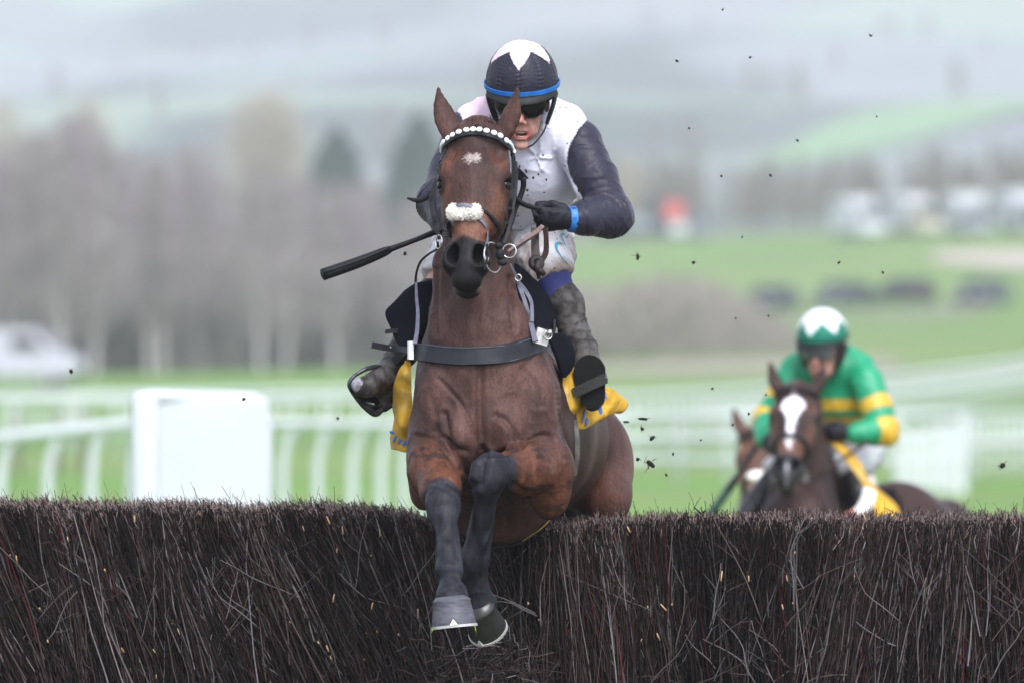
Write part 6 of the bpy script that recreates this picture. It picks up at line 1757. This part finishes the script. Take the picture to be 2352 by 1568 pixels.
# ------------------------------------------------------------------ the two horses behind
def rider_pair(Wf, o_head, e_head, yaw, pal, blaze, hlabel, P, jlabel, lift, fine=2.2, cloth=True, side=0.0, hy=-165):
    head = headframe(o_head, e_head, yaw)
    V, Q, C = horse_body(Wf, head, .0135, pal, blaze, False, hy)
    hr = thing('horse', Wf(1110, 900, .3) * (1, 1, 0), hlabel, 'horse')
    obj('body', new_mesh('body', V, Q, True, M_COAT, C), hr)
    hp, a, n, s = head
    def ad(nm, vf, m, par=None, sm=True): return obj(nm, new_mesh(nm, vf[0], vf[1], sm, m), par or hr)
    for e in (-1, 1): ad('eye', sphere(hp(.2115, -.072, .0985 * e), (.0185, .020, .020), (a, n, s), 14, 8), M_EYE)
    for args in ((Wf(1037, 1376, -.545), Wf(1043, 1436, -.548), .0575, .0715, Wf.dir((0, -1, -.05))), (Wf(1097, 1392, -.13), Wf(1122, 1440, -.06), .052, .064, Wf.dir((-.25, -.35, -.9))),
                 (Wf(1345, 1492 + hy, 1.74), Wf(1345, 1552 + hy, 1.72), .055, .066, Wf.dir((0, -1, -.2))), (Wf(1130, 1492 + hy, 1.74), Wf(1130, 1552 + hy, 1.72), .055, .066, Wf.dir((0, -1, -.2)))):
        w, sh = hoof_mesh(*args); hf = ad('hoof', w, M_HOOFD); ad('horseshoe', sh, M_SHOE, hf, False)
    br = ad('bridle', strap([hp(.075, -.06, -.115), hp(.07, .0, -.07), hp(.065, .012, 0), hp(.07, .0, .07), hp(.075, -.06, .115)], .018, .004, n), M_LEATHER)
    for e in (-1, 1):
        ad('cheek_strap', strap([hp(.08, -.07, .118 * e), hp(.2, -.11, .112 * e), hp(.32, -.12, .085 * e), hp(.46, -.11, .06 * e)], .016, .004, s * e), M_LEATHER, br)
        ad('bit_ring', ring(hp(.475, -.11, .066 * e), .030, .004, s * e + n * .4, 6, 18), M_METAL, br)
        wr = Wf(1300, 505, .34) if e > 0 else Wf(1036, 522, .26)
        ad('rein', strap([hp(.475, -.11, .07 * e), hp(.30, -.30, .12 * e), wr], .018, .004, Wf.dir((0, -1, .4))), M_BROWNL, br)
    ad('noseband', strap([hp(.36, -.10, -.075), hp(.345, -.02, -.062), hp(.34, .006, 0), hp(.345, -.02, .062), hp(.36, -.10, .075)], .022, .005, n), M_LEATHER, br)
    up = np.array((side, 0, lift))
    Wj = lambda x, y, d=0.0: Wf(x, y, d) + up
    Wj.dir = Wf.dir; Wj.inv = lambda V: Wf.inv(np.asarray(V) - up)
    jockey(Wj, P, jlabel, fine=fine, hero=False)
    sd = ad('saddle', sheet([[Wf(1030, 700, .48), Wf(1090, 645, .50), Wf(1150, 645, .50), Wf(1215, 700, .48)], [Wf(1030, 730, .80), Wf(1090, 650, .82), Wf(1170, 650, .82), Wf(1235, 730, .80)], [Wf(1060, 745, 1.0), Wf(1120, 680, 1.02), Wf(1180, 685, 1.02), Wf(1235, 745, 1.0)]], 20, 12, .02), M_LEATHER)
    for sg, x0 in ((-1, 950), (1, 1290)):
        ad('saddle_flap', sheet([[Wf(x0 + 60 * -sg, 690, .5), Wf(x0 + 30 * -sg, 680, .9)], [Wf(x0, 760, .35), Wf(x0 + 20 * sg, 760, .8)], [Wf(x0 + 10 * sg, 850, .35), Wf(x0 + 35 * sg, 850, .7)]], 10, 14, .02), M_FELT, sd)
        ad('stirrup', ring(Wf(x0 + 75 * sg, 870, .4), .06, .008, (.3, -1, 0), 6, 18), M_IRON, sd)
    if cloth:
        ad('number_cloth', sheet([[Wf(1240, 715, .40), Wf(1262, 720, .6), Wf(1285, 740, .8)], [Wf(1290, 800, .36), Wf(1310, 810, .6), Wf(1335, 830, .8)], [Wf(1322, 900, .36), Wf(1340, 910, .6), Wf(1362, 920, .8)], [Wf(1328, 985, .36), Wf(1350, 985, .6), Wf(1370, 980, .8)]], 14, 20, .01, .01, 3), M_YEL)
        ad('number_cloth', sheet([[Wf(985, 730, .40), Wf(960, 730, .9)], [Wf(930, 830, .36), Wf(925, 830, .9)], [Wf(918, 960, .36), Wf(915, 960, .9)]], 10, 14, .01, .01, 4), M_YEL)
    return hr, ad, hp, (a, n, s)
def silks_green(V, px, py, slv, J):
    C = np.tile((.008, .25, .115), (len(V), 1)).astype(float); yel = (.58, .36, .03)
    C[(~slv) & (((py > 392) & (py < 430)) | ((py > 450) & (py < 482)))] = yel
    shL, elL, wrL, shR, elR, wrR = J
    for s_, e_, w_ in ((shL, elL, wrL), (shR, elR, wrR)):
        d, t = tri_dist(V, s_, e_); d2, t2 = tri_dist(V, e_, w_)
        C[slv & (d < .13) & (t > .42) & (t < .66) & (d < d2)] = yel
        C[slv & (d < .13) & (t > .88) & (d < d2 + .02)] = yel
    return C
def cap_green(th, ph):
    p = (math.degrees(ph) + 8) % 60; tri = abs(p - 30) / 30; td = math.degrees(th)
    return (.008, .15, .095) if 50 + 32 * tri < td < 93 else ((.66, .70, .72) if td < 93 else (.01, .05, .035))
GREEN = dict(silks=silks_green, cap=cap_green, band=mat('dark cap elastic', (.01, .05, .04), .6, .3), silkmat=M_SILK2, breech=M_BREECH2, boot=M_BOOT2, waist=M_BREECH2, nod=.18,
             goggle=mat('grey goggles', (.10, .10, .11), .15, .5), skin=(.46, .24, .19))
W2 = make_W((1110, 900, .1), R(-17), (1.435, 16.0, -.675))
BAY2 = dict(base=(.040, .022, .019), red=(.11, .045, .026), dark=(.018, .012, .011), black=(.018, .018, .021), muzzle=(.022, .022, .024), light=(.07, .042, .035))
h2, ad2, hp2, ax2 = rider_pair(W2, W(1830, 868, 16.0), W(1800, 1110, 15.62), -.16, BAY2, 'blaze', 'dark bay racehorse with a white T shaped blaze, galloping behind the fence', GREEN,
                               'jockey in green silks with yellow hoops and white starred cap, riding the blazed horse', .02, side=-.120)
ad2('breastplate', strap([W2(945, 800, -.02), W2(1000, 830, -.12), W2(1110, 840, -.14), W2(1200, 825, -.13), W2(1270, 770, .0), W2(1290, 740, .2)], .045, .012, W2.dir((0, -1, 0))), mat('orange red strap', (.48, .10, .04), .6, .3))
for nm_, rows in (('number_cloth', [[(1895, 1008, 16.3), (1912, 1004, 16.4)], [(1925, 1032, 16.2), (1943, 1022, 16.3)], [(1958, 1075, 16.1), (1974, 1064, 16.2)], [(1988, 1122, 16.1), (2002, 1112, 16.2)], [(2010, 1175, 16.1), (2060, 1165, 16.2)], [(2015, 1220, 16.1), (2070, 1220, 16.2)]]),):
    ad2(nm_, sheet([[W(*p) for p in r_] for r_ in rows], 6, 24, .012, .006, 7), M_YEL)
ad2('cloth_number_patch', sheet([[W(1955, 1178, 16.0), W(1985, 1182, 16.0)], [W(1975, 1150, 16.0), W(2005, 1160, 16.0)], [W(1985, 1118, 16.0), W(2012, 1128, 16.0)]], 6, 8, .01), M_WHITE)
wp2 = thing('whip', W(1705, 1075, 16.5), 'dark green whip slanting down left of the blazed horse', 'whip')
obj('shaft', new_mesh('shaft', *tube([W(1745, 1010, 16.4), W(1705, 1075, 16.3), W(1672, 1125, 16.2)], [.010, .012, .014]), True, M_LEATHER), wp2)
obj('padding', new_mesh('padding', *tube([W(1690, 1098, 16.3), W(1640, 1170, 16.1), W(1632, 1182, 16.1)], [.018, .021, .021]), True, mat('green padding', (.012, .045, .03), .6, .3)), wp2)
CHEST = dict(base=(.090, .050, .038), red=(.24, .11, .065), dark=(.10, .05, .035), black=(.05, .035, .03), muzzle=(.11, .08, .07), light=(.15, .09, .07))
def silks_plain(V, px, py, slv, J):
    C = np.tile((.42, .16, .15), (len(V), 1)).astype(float); C[slv] = (.5, .45, .42); return C
PL = dict(silks=silks_plain, cap=lambda th, ph: (.42, .16, .15), band=mat('dark cap elastic'), silkmat=M_SILK2, breech=M_BREECH2, boot=M_BOOT2, waist=M_BREECH2)
W3 = make_W((1110, 900, .1), R(-18), (1.335, 20.2, -.95))
h3, ad3, hp3, ax3 = rider_pair(W3, W(1744, 968, 20.1), W(1738, 1192, 19.75), -.10, CHEST, None, 'chestnut horse with a white sheepskin noseband, its head beside the blazed horse', PL,
                               'jockey in dull red silks, almost hidden behind the green jockey', -.02, 2.6, False, .02)
ad3('sheepskin_roll', sphere(hp3(.34, .012, 0), (.030, .024, .055), ax3, 18, 10), M_FLEECE)

# ------------------------------------------------------------------ haze
hz = bpy.data.materials.new('haze air'); hz.use_nodes = True
hz.node_tree.nodes.clear()
vo_ = hz.node_tree.nodes.new('ShaderNodeVolumePrincipled'); ou = hz.node_tree.nodes.new('ShaderNodeOutputMaterial')
vo_.inputs['Color'].default_value = (.90, .94, .99, 1); vo_.inputs['Density'].default_value = HAZE; vo_.inputs['Anisotropy'].default_value = 0.0
hz.node_tree.links.new(vo_.outputs[0], ou.inputs['Volume'])
zmax = float(Zg.max()) + 25; zmin = float(Zg.min()) - 1.2
hb = obj('haze', new_mesh('haze', *box((0, 1575, (zmin + zmax) / 2), (4600, 3300 + 60, zmax - zmin)), False, hz), kind='stuff', label='pale winter haze over the racecourse and the hills')
